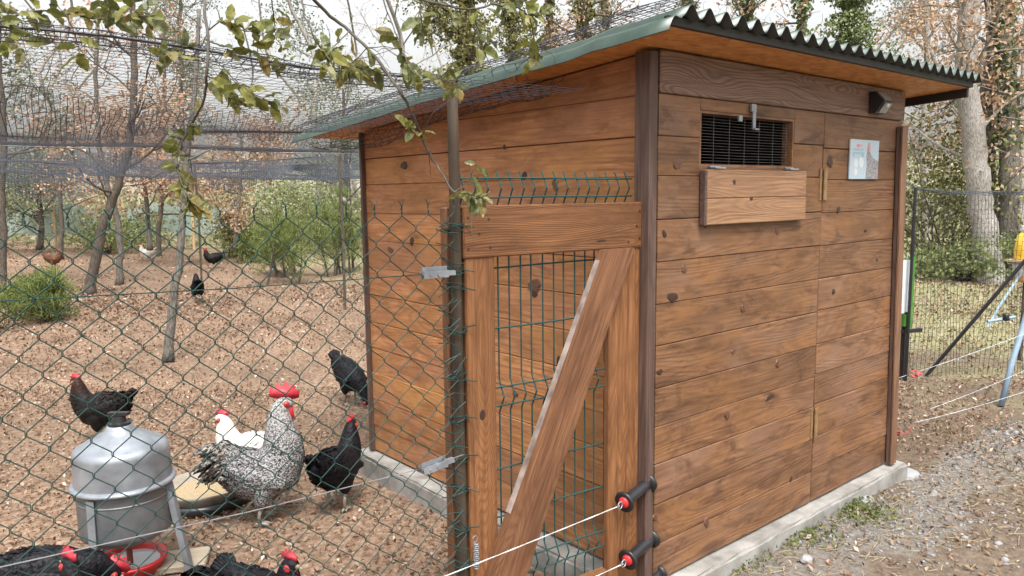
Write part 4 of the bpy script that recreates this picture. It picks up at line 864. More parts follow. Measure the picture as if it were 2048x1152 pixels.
TW = [  # (path, depth, radius, leaves, where leaves start)
 ([(404, -40), (410, 20), (418, 90), (414, 160), (410, 200), (382, 250), (356, 300), (352, 340), (372, 390), (390, 420)], 1.95, .0042, 26, .5),
 ([(412, 80), (450, 95), (500, 103), (550, 113), (592, 132)], 1.95, .0022, 9, .2),
 ([(410, 85), (440, 130), (470, 160), (500, 185), (540, 205), (580, 215)], 1.9, .0018, 12, .35),
 ([(414, 150), (440, 170), (462, 200), (482, 212)], 1.92, .0016, 12, .1),
 ([(410, 85), (380, 95), (340, 104), (310, 110)], 1.9, .0016, 7, .4),
 ([(418, 60), (440, 40), (470, 55), (520, 70), (545, 60)], 1.9, .0018, 14, .2),
 ([(590, -40), (640, 15), (690, 55), (735, 95), (770, 140), (805, 190), (826, 230), (842, 275), (872, 330), (905, 385), (945, 390), (965, 395)], 2.0, .0050, 10, .86),
 ([(600, -20), (612, 45), (640, 95), (668, 118), (715, 138), (760, 142)], 1.9, .0026, 17, .35),
 ([(700, 60), (660, 105), (640, 130)], 1.92, .0016, 9, .3),
 ([(735, 95), (700, 130), (690, 150)], 1.95, .0014, 6, .3),
 ([(755, -30), (775, 25), (795, 75), (815, 125), (838, 155)], 1.95, .0022, 13, .4),
 ([(800, -30), (850, 2), (905, 14), (945, 20), (985, 10), (1015, -20)], 2.05, .0046, 8, .1),
 ([(985, 8), (1030, 12), (1060, 32), (1085, 28)], 2.05, .0030, 12, .2),
 ([(942, 20), (955, 55), (970, 85), (952, 98)], 2.05, .0020, 8, .3),
 ([(1060, 35), (1066, 70), (1070, 100), (1066, 125)], 2.05, .0018, 9, .2),
 ([(840, 20), (845, 60), (860, 75)], 2.0, .0018, 9, .2),
 ([(842, 165), (880, 155), (905, 168), (925, 180)], 2.0, .0018, 12, .1),
 ([(830, 240), (815, 262), (840, 268)], 2.0, .0015, 7, .3),
 ([(905, 385), (935, 370), (957, 318)], 2.05, .0016, 2, .5),
 ([(845, 275), (860, 230), (900, 200)], 2.0, .0016, 0, .5),
 ([(860, 300), (858, 330), (862, 350)], 2.0, .0013, 0, .5),
 ([(-40, 60), (20, 35), (70, 20), (130, 25), (190, 40), (250, 35), (310, 30)], 1.75, .0030, 24, .05),
 ([(20, 35), (40, 70), (55, 110)], 1.75, .0018, 4, .3),
 ([(130, 25), (150, 70), (162, 120)], 1.75, .0014, 3, .6),
 ([(-40, 90), (10, 78), (30, 90)], 1.7, .0018, 3, .4),
 ([(200, -20), (215, 15), (240, 20)], 1.8, .0018, 8, .2),
 ([(255, -20), (270, 30), (300, 50)], 1.8, .0018, 8, .2),
 ([(540, -20), (548, 40), (552, 80), (570, 100)], 1.8, .0016, 7, .2)]
lr = np.random.default_rng(5); lc = 0
rest_tw = MB()
for (pth, d, r_, nl, f0) in TW:
    k = len(pth); dd = d+.12*np.sin(np.arange(k)*1.1+pth[0][0]); P = np.array([at(x, y, dd[i]) for i, (x, y) in enumerate(pth)])
    tt = np.linspace(0, k-1, (k-1)*5+1); Q = np.stack([np.interp(tt, np.arange(k), P[:, c]) for c in range(3)], -1)
    for _ in range(3): Q[1:-1] = (Q[:-2]+2*Q[1:-1]+Q[2:])/4
    Q[1:-1] += lr.normal(size=Q[1:-1].shape)*.0012
    part('twig', MB().tube(Q, np.linspace(r_, r_*.45, len(Q)), 6).mesh('twig', True), M_TWIG, oak)
    nl = int(nl*1.5)
    for i in range(nl):
        f = f0+(1-f0)*(i+lr.random())/nl; j = min(len(Q)-2, int(f*(len(Q)-1))); c = Q[j]; T = Q[j+1]-Q[j]; T /= np.linalg.norm(T)
        dr = T*.5+lr.normal(size=3)*.75+np.array([0, 0, -.15]); dr /= np.linalg.norm(dr); nn_ = lr.normal(size=3)*.8+np.array([-.3, -.3, .7]); y_ = np.cross(nn_, dr); y_ /= np.linalg.norm(y_); z_ = np.cross(dr, y_)
        s_ = lr.uniform(.6, 1.15); st = c+dr*.006
        M = Matrix(((dr[0]*s_, y_[0]*s_, z_[0]*s_, st[0]), (dr[1]*s_, y_[1]*s_, z_[1]*s_, st[1]), (dr[2]*s_, y_[2]*s_, z_[2]*s_, st[2]), (0, 0, 0, 1)))
        part('leaf', LM[lc % 4], None, oak, M); lc += 1
# lichen grey side twigs
for i in range(60):
    pth, d, r_, nl, f0 = TW[lr.integers(0, 18)]; j = lr.integers(1, len(pth)-1) if len(pth) > 2 else 1
    c = at(*pth[j], d+.05); P, _ = branch_path(c, lr.normal(size=3), lr.uniform(.05, .14), 5, lr, .6); rest_tw.tube(P, np.linspace(.0014, .0006, 6), 4, False)
part('twig', rest_tw.mesh('twiglets'), M_TWIG, oak)['kind'] = 'stuff'

# ------------------------------------------------------------------ ground cover
def scatter():
    rng = np.random.default_rng(33); hutm = lambda x, y: (x > -.12) & (x < 2.2) & (y > -.09) & (y < 2.26)
    X = []; 
    for (n, dmin, dmax) in ((46000, 2.4, 6.5), (46000, 6.5, 14), (26000, 14, 26)):
        a = rng.uniform(-.78, .80, n); d = np.sqrt(rng.uniform(dmin**2, dmax**2, n))
        x = CAM[0]+(_f[0]*1.0077)*d+_r0[0]*d*a; y = CAM[1]+(_f[1]*1.0077)*d+_r0[1]*d*a
        keep = ~hutm(x, y) & (sines(x*1.3, y*1.3, 1.2, 77, 8)+rng.normal(size=n)*.3 > -.25)
        front_ = (x > -.2) & (y < .1) | (x > 2.2)
        keep &= ~(front_ & (rng.random(n) > np.where(x > 2.6, .65, .28)))
        X.append(np.stack([x[keep], y[keep]], -1))
    P = np.concatenate(X); d = np.hypot(P[:, 0]-CAM[0], P[:, 1]-CAM[1]); z = gh(P[:, 0], P[:, 1])+.008
    P3 = np.stack([P[:, 0], P[:, 1], z+rng.random(len(P))*.012], -1)
    s_ = rng.uniform(.014, .042, len(P))*np.clip(d/7, .9, 2.0)
    o = part('leaf_litter', leaf_cloud('leaf_litter', P3, s_, rng, up=.9, aspect=.55, bend=.16), M_LITTER); tag(o, 'dry brown leaf litter covering the pen floor', 'leaf litter', kind='stuff')
    # grass to the right
    n = 26000; x = rng.uniform(-.1, 14, n); y = rng.uniform(-4, 6, n); g = sines(x*1.1, y*1.1, 1.2, 71, 8)
    k = ~hutm(x, y) & (g+np.clip((x-2.2)*.09, -.4, .5)+rng.normal(size=n)*.12 > .12) & ~((x > 2.2) & (x < 4.2) & (y > .3)); k &= (x > 2.2) | (y < -.14); x, y = x[k], y[k]; n = len(x)
    b = np.stack([x, y, gh(x, y)-.003], -1); t_ = b+np.stack([rng.normal(size=n)*.02, rng.normal(size=n)*.02, rng.uniform(.015, .05, n)], -1)
    o = part('grass', segs_mesh('grass', b, t_, .0022), M_GRASS); tag(o, 'short patchy grass on the path right of the hut', 'grass', kind='stuff')
    # weeds by the plinth
    for (px_, py_, nn_) in ((1690, 1030, 420), (1745, 1050, 260), (1620, 1090, 200), (1480, 1150, 160), (1560, 1080, 160)):
        c = gnd(px_, py_); q = c+rng.normal(size=(nn_, 3))*np.array([.09, .07, 0]); q[:, 2] = gh(q[:, 0], q[:, 1])+rng.random(nn_)*.03+.004
        o = part('weed_tuft', leaf_cloud('weed_tuft', q, .022*rng.uniform(.5, 1.3, nn_), rng, up=.5, aspect=.55), M_GRASS); tag(o, 'small green weeds on the gravel along the plinth', 'weeds', 'weed tufts along the plinth', 'stuff')
    # straw
    n = 700; x = rng.uniform(.2, 3.2, n); y = -.09-np.abs(rng.normal(size=n))*.5; q = np.stack([x, y, gh(x, y)+.008], -1); a = rng.uniform(0, 6.28, n); ln = rng.uniform(.02, .10, n)
    o = part('straw', segs_mesh('straw', q, q+np.stack([np.cos(a)*ln, np.sin(a)*ln, rng.random(n)*.012], -1), .0014), M_STRAW); tag(o, 'dry straw and stalks on the ground before the plinth', 'straw', kind='stuff')
    # gravel
    n = 3600; x = rng.uniform(-.1, 5.0, n); y = -.085-np.abs(rng.normal(size=n))*.42; g = sines(x*2, y*2, 1, 75, 6); k = (g > -.12); x, y = x[k], y[k]; n = len(x)
    ico = bmesh.new(); bmesh.ops.create_icosphere(ico, subdivisions=1, radius=1.0); ico.verts.ensure_lookup_table()
    bv = np.array([v.co[:] for v in ico.verts]); bf = np.array([[v.index for v in f.verts] for f in ico.faces]); ico.free()
    s_ = rng.uniform(.003, .010, n)*(1+1.5*(rng.random(n) > .97)); V = bv[None]*s_[:, None, None]*rng.uniform(.6, 1.3, (n, 1, 3))*rng.uniform(.8, 1.2, (n, len(bv), 1)); V[:, :, 2] *= .6
    V += np.stack([x, y, gh(x, y)+.002], -1)[:, None]; F = (bf[None]+(np.arange(n)*len(bv))[:, None, None]).reshape(-1, 3)
    o = part('gravel', mesh_arrays('gravel', V.reshape(-1, 3), F), M_STONE); tag(o, 'grey gravel strewn along the concrete plinth', 'gravel', kind='stuff')
scatter()
def stone(p_, s_, seed, lab):
    bm = bmesh.new(); bmesh.ops.create_icosphere(bm, subdivisions=2, radius=1.0); rg_ = random.Random(seed)
    for v in bm.verts: v.co = Vector((v.co.x*s_[0], v.co.y*s_[1], v.co.z*s_[2]))*rg_.uniform(.88, 1.1)
    me = bpy.data.meshes.new('stone'); bm.to_mesh(me); bm.free(); tag(part('stone', me, M_STONE, None, Matrix.Translation(Vector((p_[0], p_[1], p_[2]+float(gh(p_[0], p_[1])))))), lab, 'stone')
stone(gnd(1612, 1140)+np.array([0, 0, .01]), (.035, .028, .02), 1, 'rounded grey stone at the bottom edge before the plinth')
stone(gnd(1812, 955)+np.array([0, 0, .0]), (.10, .07, .035), 2, 'pale broken slab lump at the right end of the plinth')
stone(gnd(1732, 1018)+np.array([0, 0, .004]), (.05, .04, .02), 3, 'pale flat stone before the right part of the plinth')

# ------------------------------------------------------------------ poultry
def feather_mat(name, cols, scale, speck=None, rough=0.5, sheen=0.0):
    """cols: ramp from tail (0) to head (1) along the body height; speck: (colour, colour, scale)"""
    m, t, b, N = nodes(name); v = ocoord(t); vs = ocoord(t, (1, 1.6, 1.2))
    vo = N('ShaderNodeTexVoronoi', feature='F1'); vo.inputs['Scale'].default_value = scale; t.links.new(vs, vo.inputs['Vector'])
    if speck:
        f = mth(t, 'ADD', mth(t, 'MULTIPLY', noise(t, vs, speck[2], 2, .6), .95), mth(t, 'MULTIPLY', vo.outputs['Distance'], .10))
        base = ramp(t, f, [(0.47, speck[0]), (0.60, speck[1])])
        hi = ramp(t, f, [(0.42, speck[3]), (0.58, speck[4])])
        sx = N('ShaderNodeSeparateXYZ'); t.links.new(v, sx.inputs[0])
        base = mixc(t, ramp(t, sx.outputs[2], [(speck[5], (0, 0, 0)), (speck[6], (1, 1, 1))]), base, hi)
    else:
        f = noise(t, v, 30, 4); base = ramp(t, f, [(0.3, cols[0]), (0.7, cols[1])])
        if len(cols) > 2:
            sx = N('ShaderNodeSeparateXYZ'); t.links.new(v, sx.inputs[0])
            base = mixc(t, ramp(t, sx.outputs[2], [(cols[3], (0, 0, 0)), (cols[4], (1, 1, 1))]), base, cols[2])
    t.links.new(base, b.inputs['Base Color']); b.inputs['Roughness'].default_value = rough; b.inputs['Specular IOR Level'].default_value = .18
    bump(t, b, vo.outputs['Distance'], 0.5, 0.006); return m
F_BLACK = feather_mat('black_feathers', [(0.004, 0.004, 0.006), (0.012, 0.0115, 0.015)], 55, rough=.55)
F_COPPER = feather_mat('black_copper_feathers', [(0.005, 0.0045, 0.005), (0.012, 0.011, 0.011), (0.030, 0.010, 0.006), .31, .41], 55, rough=.55)
F_SPECK = feather_mat('cuckoo_feathers', None, 60, ((0.03, 0.03, 0.034), (0.33, 0.32, 0.315), 130, (0.09, 0.09, 0.095), (0.40, 0.39, 0.38), .36, .52), rough=.6)
F_SPECKD = feather_mat('cuckoo_tail_feathers', None, 50, ((0.02, 0.018, 0.018), (0.32, 0.29, 0.26), 70, (0.03, 0.03, 0.03), (0.34, 0.3, 0.27), 2.0, 3.0), rough=.6)
F_WHITE = feather_mat('white_feathers', [(0.62, 0.57, 0.50), (0.76, 0.72, 0.66)], 50, rough=.65)
F_BROWN = feather_mat('russet_feathers', [(0.06, 0.028, 0.016), (0.16, 0.075, 0.04)], 50, rough=.6)
M_COMB = simple('red_comb', (0.30, 0.012, 0.022), (0.46, 0.035, 0.05), 40, .5)
M_BEAK = simple('horn_beak', (0.20, 0.15, 0.09), (0.32, 0.26, 0.17), 40, .4)
M_LEG = simple('slate_leg', (0.16, 0.14, 0.12), (0.30, 0.27, 0.24), 40, .6)
M_EYE = simple('amber_eye', (0.28, 0.09, 0.01), (0.4, 0.16, 0.02), 60, .15)
POSE = {
 'stand': [(-.205, .300, .016, .014), (-.175, .285, .045, .036), (-.125, .262, .080, .066), (-.06, .242, .104, .088), (.01, .232, .112, .096), (.075, .238, .104, .090), (.118, .268, .080, .070), (.138, .312, .066, .060), (.146, .352, .053, .049), (.150, .384, .044, .040), (.158, .408, .036, .032), (.180, .415, .027, .023), (.198, .412, .014, .013)],
 'peck': [(-.200, .350, .016, .014), (-.172, .330, .045, .036), (-.125, .298, .080, .066), (-.06, .262, .104, .088), (.01, .236, .112, .096), (.075, .212, .102, .088), (.125, .184, .074, .064), (.160, .150, .052, .046), (.185, .115, .040, .036), (.202, .085, .034, .030), (.214, .062, .031, .027), (.224, .044, .024, .020), (.230, .030, .013, .012)],
 'drink': [(-.215, .300, .016, .014), (-.18, .285, .045, .036), (-.125, .268, .080, .066), (-.06, .250, .104, .088), (.01, .240, .112, .096), (.080, .236, .102, .088), (.135, .236, .074, .064), (.172, .238, .064, .058), (.202, .226, .052, .048), (.226, .206, .042, .038), (.244, .190, .035, .031), (.260, .176, .026, .022), (.274, .164, .013, .012)],
 'rooster': [(-.175, .345, .02, .02), (-.150, .318, .055, .05), (-.105, .275, .090, .080), (-.045, .238, .110, .104), (.025, .228, .122, .114), (.085, .258, .118, .104), (.112, .318, .102, .090), (.112, .378, .088, .078), (.106, .436, .071, .062), (.104, .490, .055, .048), (.108, .530, .044, .038), (.126, .556, .037, .030), (.150, .558, .028, .022), (.168, .554, .014, .014)],
}
def bird(name, label, pose, base, heading, feathers, scale=1.0, wingm=None, tailm=None, comb=1.0, tail='hen', group=None, head_turn=0.0, legs=True, cat='hen', taily=1.0, vox=.0075):
    sp_ = POSE[pose]; t = thing(name, label, cat, (base[0], base[1], base[2] if len(base) > 2 else float(gh(base[0], base[1]))), heading, group)
    MW = WM[t.name] @ Matrix.Scale(scale, 4); rng = np.random.default_rng(len(label))
    C = np.array([(p_[0], 0, p_[1]) for p_ in sp_]); T = np.gradient(C, axis=0); T /= np.linalg.norm(T, axis=1)[:, None]
    hi = len(sp_)-4; hc = C[hi]; ct, st = math.cos(head_turn), math.sin(head_turn)
    V = []; n = 18
    for i, (x, z, rv, rl) in enumerate(sp_):
        nrm = np.array([-T[i][2], 0, T[i][0]])
        for j in range(n):
            a = 2*math.pi*j/n; e = 1.0+(.10*(math.sin(a) < -.3) if 3 <= i <= 5 else 0)
            q = C[i]+nrm*rv*e*math.sin(a)+np.array([0, rl*math.cos(a), 0])
            if i >= hi: q = hc+np.array([(q-hc)[0]*ct-(q-hc)[1]*st, (q-hc)[0]*st+(q-hc)[1]*ct, (q-hc)[2]])
            V.append(q)
    F = [(i*n+j, i*n+(j+1) % n, (i+1)*n+(j+1) % n, (i+1)*n+j) for i in range(len(sp_)-1) for j in range(n)]+[tuple(range(n))[::-1], tuple((len(sp_)-1)*n+j for j in range(n))]
    mb = MB().add(V, F); big = pose == 'rooster'
    lz = .13 if not big else .115; ly = .05 if not big else .06; lx = .0 if not big else .005
    if legs:
        for s_ in (-1, 1):
            mb.tube([(lx+.01, ly*s_*.75, lz+.11), (lx+.008, ly*s_, lz+.05), (lx, ly*s_, lz-.01), (lx-.004, ly*s_, lz-.04)], [.055, .052, .034, .014], 12)
    me = mb.mesh('body', True); o = part('body', me, feathers, t, MW)
    md = o.modifiers.new('remesh', 'REMESH'); md.mode = 'VOXEL'; md.voxel_size = vox*(1.3 if big else 1); md.use_smooth_shade = True
    sm = o.modifiers.new('smooth', 'SMOOTH'); sm.factor = .5; sm.iterations = 6
    def turn(q):
        q = np.array(q, float); return hc+np.array([(q-hc)[0]*ct-(q-hc)[1]*st, (q-hc)[0]*st+(q-hc)[1]*ct, (q-hc)[2]])
    # plumage: overlapping feathers over the back, breast and neck
    PV = []; PF = []; nf = 900 if not big else 1300; cnt = 0
    for k in range(nf):
        i = rng.integers(1, len(sp_)-5); f = rng.random(); c = C[i]*(1-f)+C[i+1]*f; tt = T[i]*(1-f)+T[i+1]*f; tt /= np.linalg.norm(tt)
        rv = sp_[i][2]*(1-f)+sp_[i+1][2]*f; rl = sp_[i][3]*(1-f)+sp_[i+1][3]*f; nrm = np.array([-tt[2], 0, tt[0]])
        a = rng.uniform(0, 6.28); rad_ = nrm*math.sin(a)*rv+np.array([0, 1, 0])*math.cos(a)*rl; q = c+rad_*.97
        nn_ = nrm*math.sin(a)/rv+np.array([0, 1, 0])*math.cos(a)/rl; nn_ /= np.linalg.norm(nn_)
        d_ = -tt+nn_*rng.uniform(.0, .09)+rng.normal(size=3)*.12; d_ -= 0; d_ /= np.linalg.norm(d_); s_ = np.cross(nn_, d_); s_ /= np.linalg.norm(s_)+1e-9
        ln = rng.uniform(.022, .040)*(1.35 if big else 1)*(0.7 if i > 7 else 1); wd = ln*.32
        PV += [q, q+d_*ln*.5+s_*wd+nn_*.003, q+d_*ln*.5-s_*wd+nn_*.003, q+d_*ln*.9+s_*wd*.6, q+d_*ln*.9-s_*wd*.6, q+d_*ln]
        PF += [(cnt, cnt+1, cnt+2), (cnt+1, cnt+3, cnt+4, cnt+2), (cnt+3, cnt+5, cnt+4)]; cnt += 6
    pl = part('plumage', mesh_arrays('plumage', PV, PF), feathers, t, MW); pl['kind'] = 'stuff'
    # wings
    wm = wingm or feathers; wz = sp_[4][1]; pit = math.atan2(T[3][2], T[3][0])
    for s_ in (-1, 1):
        Vw = []; Fw = []; nn = 9
        for i in range(nn):
            f = i/(nn-1); w_ = (.062 if not big else .078)*math.sin(math.pi*(.12+.80*(1-f)))**.6*(1-.35*f)
            lx_ = (.095-.225*f)*(1.1 if big else 1); th = .016*(1-.5*f)
            y_ = s_*(sp_[4][3]*(.97-.16*f*f)-.012*abs(f-.4))
            for (dz, dy) in ((w_*.85, -.012), (w_*.35, th), (-w_*.35, th), (-w_, -.006)):
                q = np.array([lx_, y_+s_*dy, dz-.004]); q = np.array([q[0]*math.cos(pit)-q[2]*math.sin(pit), q[1], q[0]*math.sin(pit)+q[2]*math.cos(pit)])+np.array([.01, 0, wz+.015]); Vw.append(q)
        for i in range(nn-1):
            for j in range(3): a = i*4+j; Fw.append((a, a+1, a+5, a+4))
            Fw.append((i*4+3, i*4, i*4+4, i*4+7))
        Fw += [(0, 1, 2, 3), tuple((nn-1)*4+j for j in (3, 2, 1, 0))]
        ow = part('wing', mesh_arrays('wing', Vw, Fw, True), wm, t, MW); ss = ow.modifiers.new('sub', 'SUBSURF'); ss.levels = 2; ss.render_levels = 2
    # tail feathers
    tm = tailm or feathers; tb = C[1]; td = -T[1]; ntail = 12 if tail == 'hen' else 120
    mbt = MB()
    for k in range(ntail):
        if tail == 'hen':
            f = k/(ntail-1)*2-1; d_ = td*.75+np.array([0, .30*f, .62*taily-.10*abs(f)+.12*((k % 3)-1)]); ln = .135*(1-.15*abs(f)); wd = .019; curl = .10
            st_ = tb+np.array([.02, .018*f, -.01])
        else:
            f = rng.uniform(-1, 1); e = rng.random(); d_ = td*.7+np.array([-.15, .45*f, .9*e-.25]); ln = rng.uniform(.08, .165); wd = .032; curl = .6
            st_ = tb+np.array([rng.uniform(-.015, .05), .045*f, rng.uniform(-.09, .03)])
        d_ = d_/np.linalg.norm(d_); sd_ = np.cross(d_, (0, 0, 1)); sd_ /= np.linalg.norm(sd_)+1e-9
        if tail != 'hen': q_ = np.cross(sd_, d_); a_ = rng.uniform(.5, 2.6); sd_ = sd_*math.cos(a_)+q_*math.sin(a_)
        if tail == 'hen': sd_ = sd_*.25+np.cross(sd_, d_)*.97
        up_ = np.cross(sd_, d_); m_ = 7; Va = []
        for i in range(m_):
            g = i/(m_-1); c = st_+d_*ln*g+np.array([0, 0, -1])*curl*ln*g*g; w2 = wd*(math.sin(math.pi*(.15+.78*g))**.6)
            for (a, b_) in ((1, 0), (0, .0035), (-1, 0), (0, -.0035)): Va.append(c+sd_*w2*a+up_*b_)
        Fa = [(i*4+j, i*4+(j+1) % 4, (i+1)*4+(j+1) % 4, (i+1)*4+j) for i in range(m_-1) for j in range(4)]+[(3, 2, 1, 0), tuple((m_-1)*4+j for j in range(4))]
        mbt.add(Va, Fa)
    part('tail', mbt.mesh('tail', True), tm, t, MW)
    # head furniture
    hd = C[hi+1]; hr = sp_[hi+1][2]; fd = T[hi+2]; upv = np.array([-fd[2], 0, fd[0]]); Ah = np.array([fd, upv, (0, 1, 0)])
    cs = comb*hr/.03
    poly = [(-.040, .006), (-.036, .030), (-.026, .022), (-.018, .040), (-.008, .028), (.002, .043), (.011, .027), (.021, .036), (.027, .018), (.036, .016), (.034, .0), (.0, -.006)]
    def headpart(nm, mbb, mat):
        Vv = [turn(q) for q in mbb.V]; return part(nm, mesh_arrays(nm, Vv, mbb.F, True), mat, t, MW)
    headpart('comb', MB().prism([(a*cs*.95, b_*cs) for a, b_ in poly], hd+upv*hr*.62+fd*.006, Ah, .007*max(1, cs*.8)), M_COMB)
    for s_ in (-1, 1):
        cs = comb*hr/.03*(1.45 if big else 1)
        headpart('wattle', MB().prism([(-.012*cs, .0), (.010*cs, .002), (.013*cs, -.018*cs), (.004*cs, -.036*cs), (-.008*cs, -.028*cs)], hd-upv*hr*.55+fd*.014+np.array([0, s_*.009, 0]), Ah, .006), M_COMB)
        headpart('face', MB().lathe([(.0001, .003), (.011, .002), (.017, -.004)], 12, hd+np.array([0, s_*sp_[hi+1][3]*.93, 0])+fd*.008-upv*.002, ((fd[0], 0, fd[2]), tuple(upv), (0, s_, 0))), M_COMB)
        headpart('eye', MB().lathe([(.0001, .004), (.003, .003), (.0046, 0)], 10, hd+np.array([0, s_*(sp_[hi+1][3]*.93+.003), 0])+fd*.010+upv*.004, ((fd[0], 0, fd[2]), tuple(upv), (0, s_, 0))), M_EYE)
    bk = C[-1]; headpart('beak', MB().tube([bk-fd*.012, bk+fd*.006, bk+fd*.018-upv*.003, bk+fd*.026-upv*.008], [.011, .009, .006, .0012], 8), M_BEAK)
    if legs:
        for s_ in (-1, 1):
            fx = lx+.012*s_; mbl = MB(); mbl.tube([(lx-.004, ly*s_, lz-.03), (lx-.012, ly*s_, lz*.45), (fx-.004, ly*s_, .014)], [.011, .0085, .009], 8)
            for (ax_, ln) in ((-.45, .05), (0, .062), (.45, .05), (math.pi, .028)):
                mbl.tube([(fx-.004, ly*s_, .013), (fx+math.cos(ax_)*ln*.55, ly*s_+math.sin(ax_)*ln*.55, .013), (fx+math.cos(ax_)*ln, ly*s_+math.sin(ax_)*ln, .005)], [.008, .007, .003], 6)
            part('leg', mbl.mesh('leg', True), M_LEG, t, MW)
    return t
def gxy(x, d):
    p_ = at(x, 1100, d); return np.array([p_[0], p_[1], 0.0])
RD = math.atan2(_r0[1], _r0[0]); FD = YAW       # picture-right and picture-away directions on the ground
bird('rooster', 'speckled grey cuckoo rooster with a red comb standing beside the metal feeder', 'rooster', gnd(523, 1042), RD+.32, F_SPECK, 1.09, tailm=F_SPECKD, comb=1.55, tail='rooster', cat='rooster')
bird('hen', 'white hen facing left close behind the speckled rooster', 'stand', gnd(508, 985), RD+math.pi-.15, F_WHITE, 1.02, comb=.9, taily=.6)
bird('hen', 'black copper necked hen facing left behind the metal feeder', 'stand', gnd(208, 886), RD+math.pi-.1, F_COPPER, 1.03, comb=.8)
bird('hen', 'black hen pecking with tail raised near the far hut corner', 'peck', gnd(702, 808), RD-.75, F_BLACK, .98, comb=.9)
bird('hen', 'black hen seen from behind between the rooster and the hut', 'stand', gnd(676, 1018), FD-.35, F_BLACK, 1.0, comb=.8)
bird('hen', 'black hen drinking from the red bowl behind the front feeder leg', 'drink', gxy(86, 2.93), RD+.42, F_BLACK, .93, comb=1.2)
bird('hen', 'nearest black hen at the bottom left with her red face turned left', 'stand', gxy(185, 2.62), RD+math.pi-.5, F_BLACK, .90, comb=1.1)
bird('hen', 'black hen whose dark back shows at the bottom edge right of the red bowl', 'peck', gxy(392, 2.74), FD+.3, F_BLACK, .92, comb=.9)
bird('hen', 'black hen with a red face looking up at the bottom edge below the rooster', 'stand', gxy(520, 2.74), RD-.5, F_BLACK, .90, comb=.9)
bird('hen', 'far dark hen standing on the litter right of the young oak', 'stand', gnd(397, 603), FD+.5, F_BLACK, 1.0, comb=.8, vox=.012)
bird('hen', 'far black hen with russet neck near the pine thicket', 'stand', gnd(428, 537), RD+math.pi+.4, F_COPPER, 1.05, comb=.9, vox=.012)
bird('hen', 'farthest pale hen at the back of the pen', 'stand', gnd(296, 524), RD+math.pi, F_WHITE, 1.0, comb=.8, vox=.014)
bird('hen', 'far russet brown hen at the left behind the fence', 'stand', gnd(108, 538), RD, F_BROWN, 1.0, comb=.8, vox=.014)

# ------------------------------------------------------------------ feeder, bowl and pan
FC = at(253, 1030, 3.30); FC = np.array([FC[0], FC[1], 0.0])
feed = thing('metal_feeder', 'grey galvanised drum feeder with domed lid and black knob on three legs', 'feeder', FC)
def fz(y, d=3.3): 
    D = ray(243, y); return CAM[2]+D[2]*d
zr, zsd, zt_, zb_ = fz(972)+.035, fz(905)+.045, fz(853)+.022, fz(1075)+.03
R_ = .190
def lid():
    pr = [(R_-.002, zr-.012), (R_+.014, zr-.010), (R_+.0175, zr-.004), (R_+.014, zr+.004), (R_+.012, zr+.0055), (R_+.001, zr+.0075), (R_, zr+.0085), (R_, zr+.012), (R_-.002, zsd-.030), (R_-.002, zsd-.024)]
    for a in np.linspace(0.1, 1.30, 7): pr.append((R_-.038+.036*math.cos(a), zsd-.024+.036*math.sin(a)))
    pr += [(R_*.72, zsd+.026), (R_*.48, zsd+.050), (R_*.36, zsd+.059), (.054, zt_-.012), (.05, zt_), (.045, zt_+.002), (.0001, zt_+.002)]
    part('lid', MB().lathe(pr, 48, FC*np.array([1, 1, 0])).mesh('lid', True), M_GALV, feed)
    kb = MB(); kb.lathe([(.046, zt_+.002), (.046, zt_+.012), (.030, zt_+.016), (.026, zt_+.040), (.0001, zt_+.042)], 24, FC*np.array([1, 1, 0]))
    kb.box((FC[0], FC[1], zt_+.049), (.085, .03, .013), (_r0, np.array([_f[0], _f[1], 0])/math.hypot(_f[0], _f[1]), (0, 0, 1)))
    part('knob', kb.mesh('knob'), M_BLKPL, feed)
lid()
part('drum', MB().lathe([(R_-.006, zr-.006), (R_-.006, zb_+.03), (R_-.009, zb_+.01), (R_-.02, zb_), (R_-.05, zb_-.02), (.06, zb_-.055), (.03, zb_-.06)], 48, FC).mesh('drum', True), simple('drum_metal', (.13, .135, .145), (.19, .195, .205), 18, .45, .06, metal=.4), feed)
part('seam_band', MB().lathe([(R_-.0055, zr-.055), (R_-.002, zr-.058), (R_-.0055, zr-.061)], 48, FC).mesh('seam_band', True), M_GALV2, feed)
part('funnel', MB().lathe([(.10, zb_-.035), (.085, zb_-.05), (.03, zb_-.075), (.02, zb_-.078)], 24, FC+np.array([.0, 0, 0])).mesh('funnel', True), simple('rusty_funnel', (.16, .07, .04), (.3, .14, .09), 20, .7), feed)
part('outlet_pipe', MB().tube([FC+np.array([0, 0, zb_-.06]), FC+np.array([.0, -.004, .07])], .0125, 10).mesh('outlet_pipe', True), simple('rust_brown_pipe', (.16, .05, .035), (.27, .10, .07), 20, .6), feed)
FA = np.array([_f[0], _f[1], 0])/math.hypot(_f[0], _f[1])
for (sx_, sf_) in ((-.22, -.95), (.97, .08), (-.75, .65)):
    d_ = _r0*sx_+FA*sf_; d_ = d_/np.linalg.norm(d_); a = FC+d_*(R_+.004)+np.array([0, 0, zr-.02]); b_ = FC+d_*(R_+.075)+np.array([0, 0, .002])
    if sf_ < -.5: b_ = FC+d_*(R_+.01)+np.array([0, 0, .002])
    ax_ = (b_-a)/np.linalg.norm(b_-a); tg = np.cross(d_, (0, 0, 1)); mb = MB(); L_ = np.linalg.norm(b_-a)
    mb.box((a+b_)/2, (.034, .003, L_), (tg, np.cross(ax_, tg), ax_)).box((a+b_)/2-d_*.0115+tg*.0185, (.003, .024, L_), (tg, np.cross(ax_, tg), ax_))
    part('leg', mb.mesh('leg'), M_GALV, feed)
BC = at(262, 1120, 3.37); BC = np.array([BC[0], BC[1], .0])
bowl = thing('red_bowl', 'red plastic drinking bowl of water under the metal feeder', 'bowl', BC)
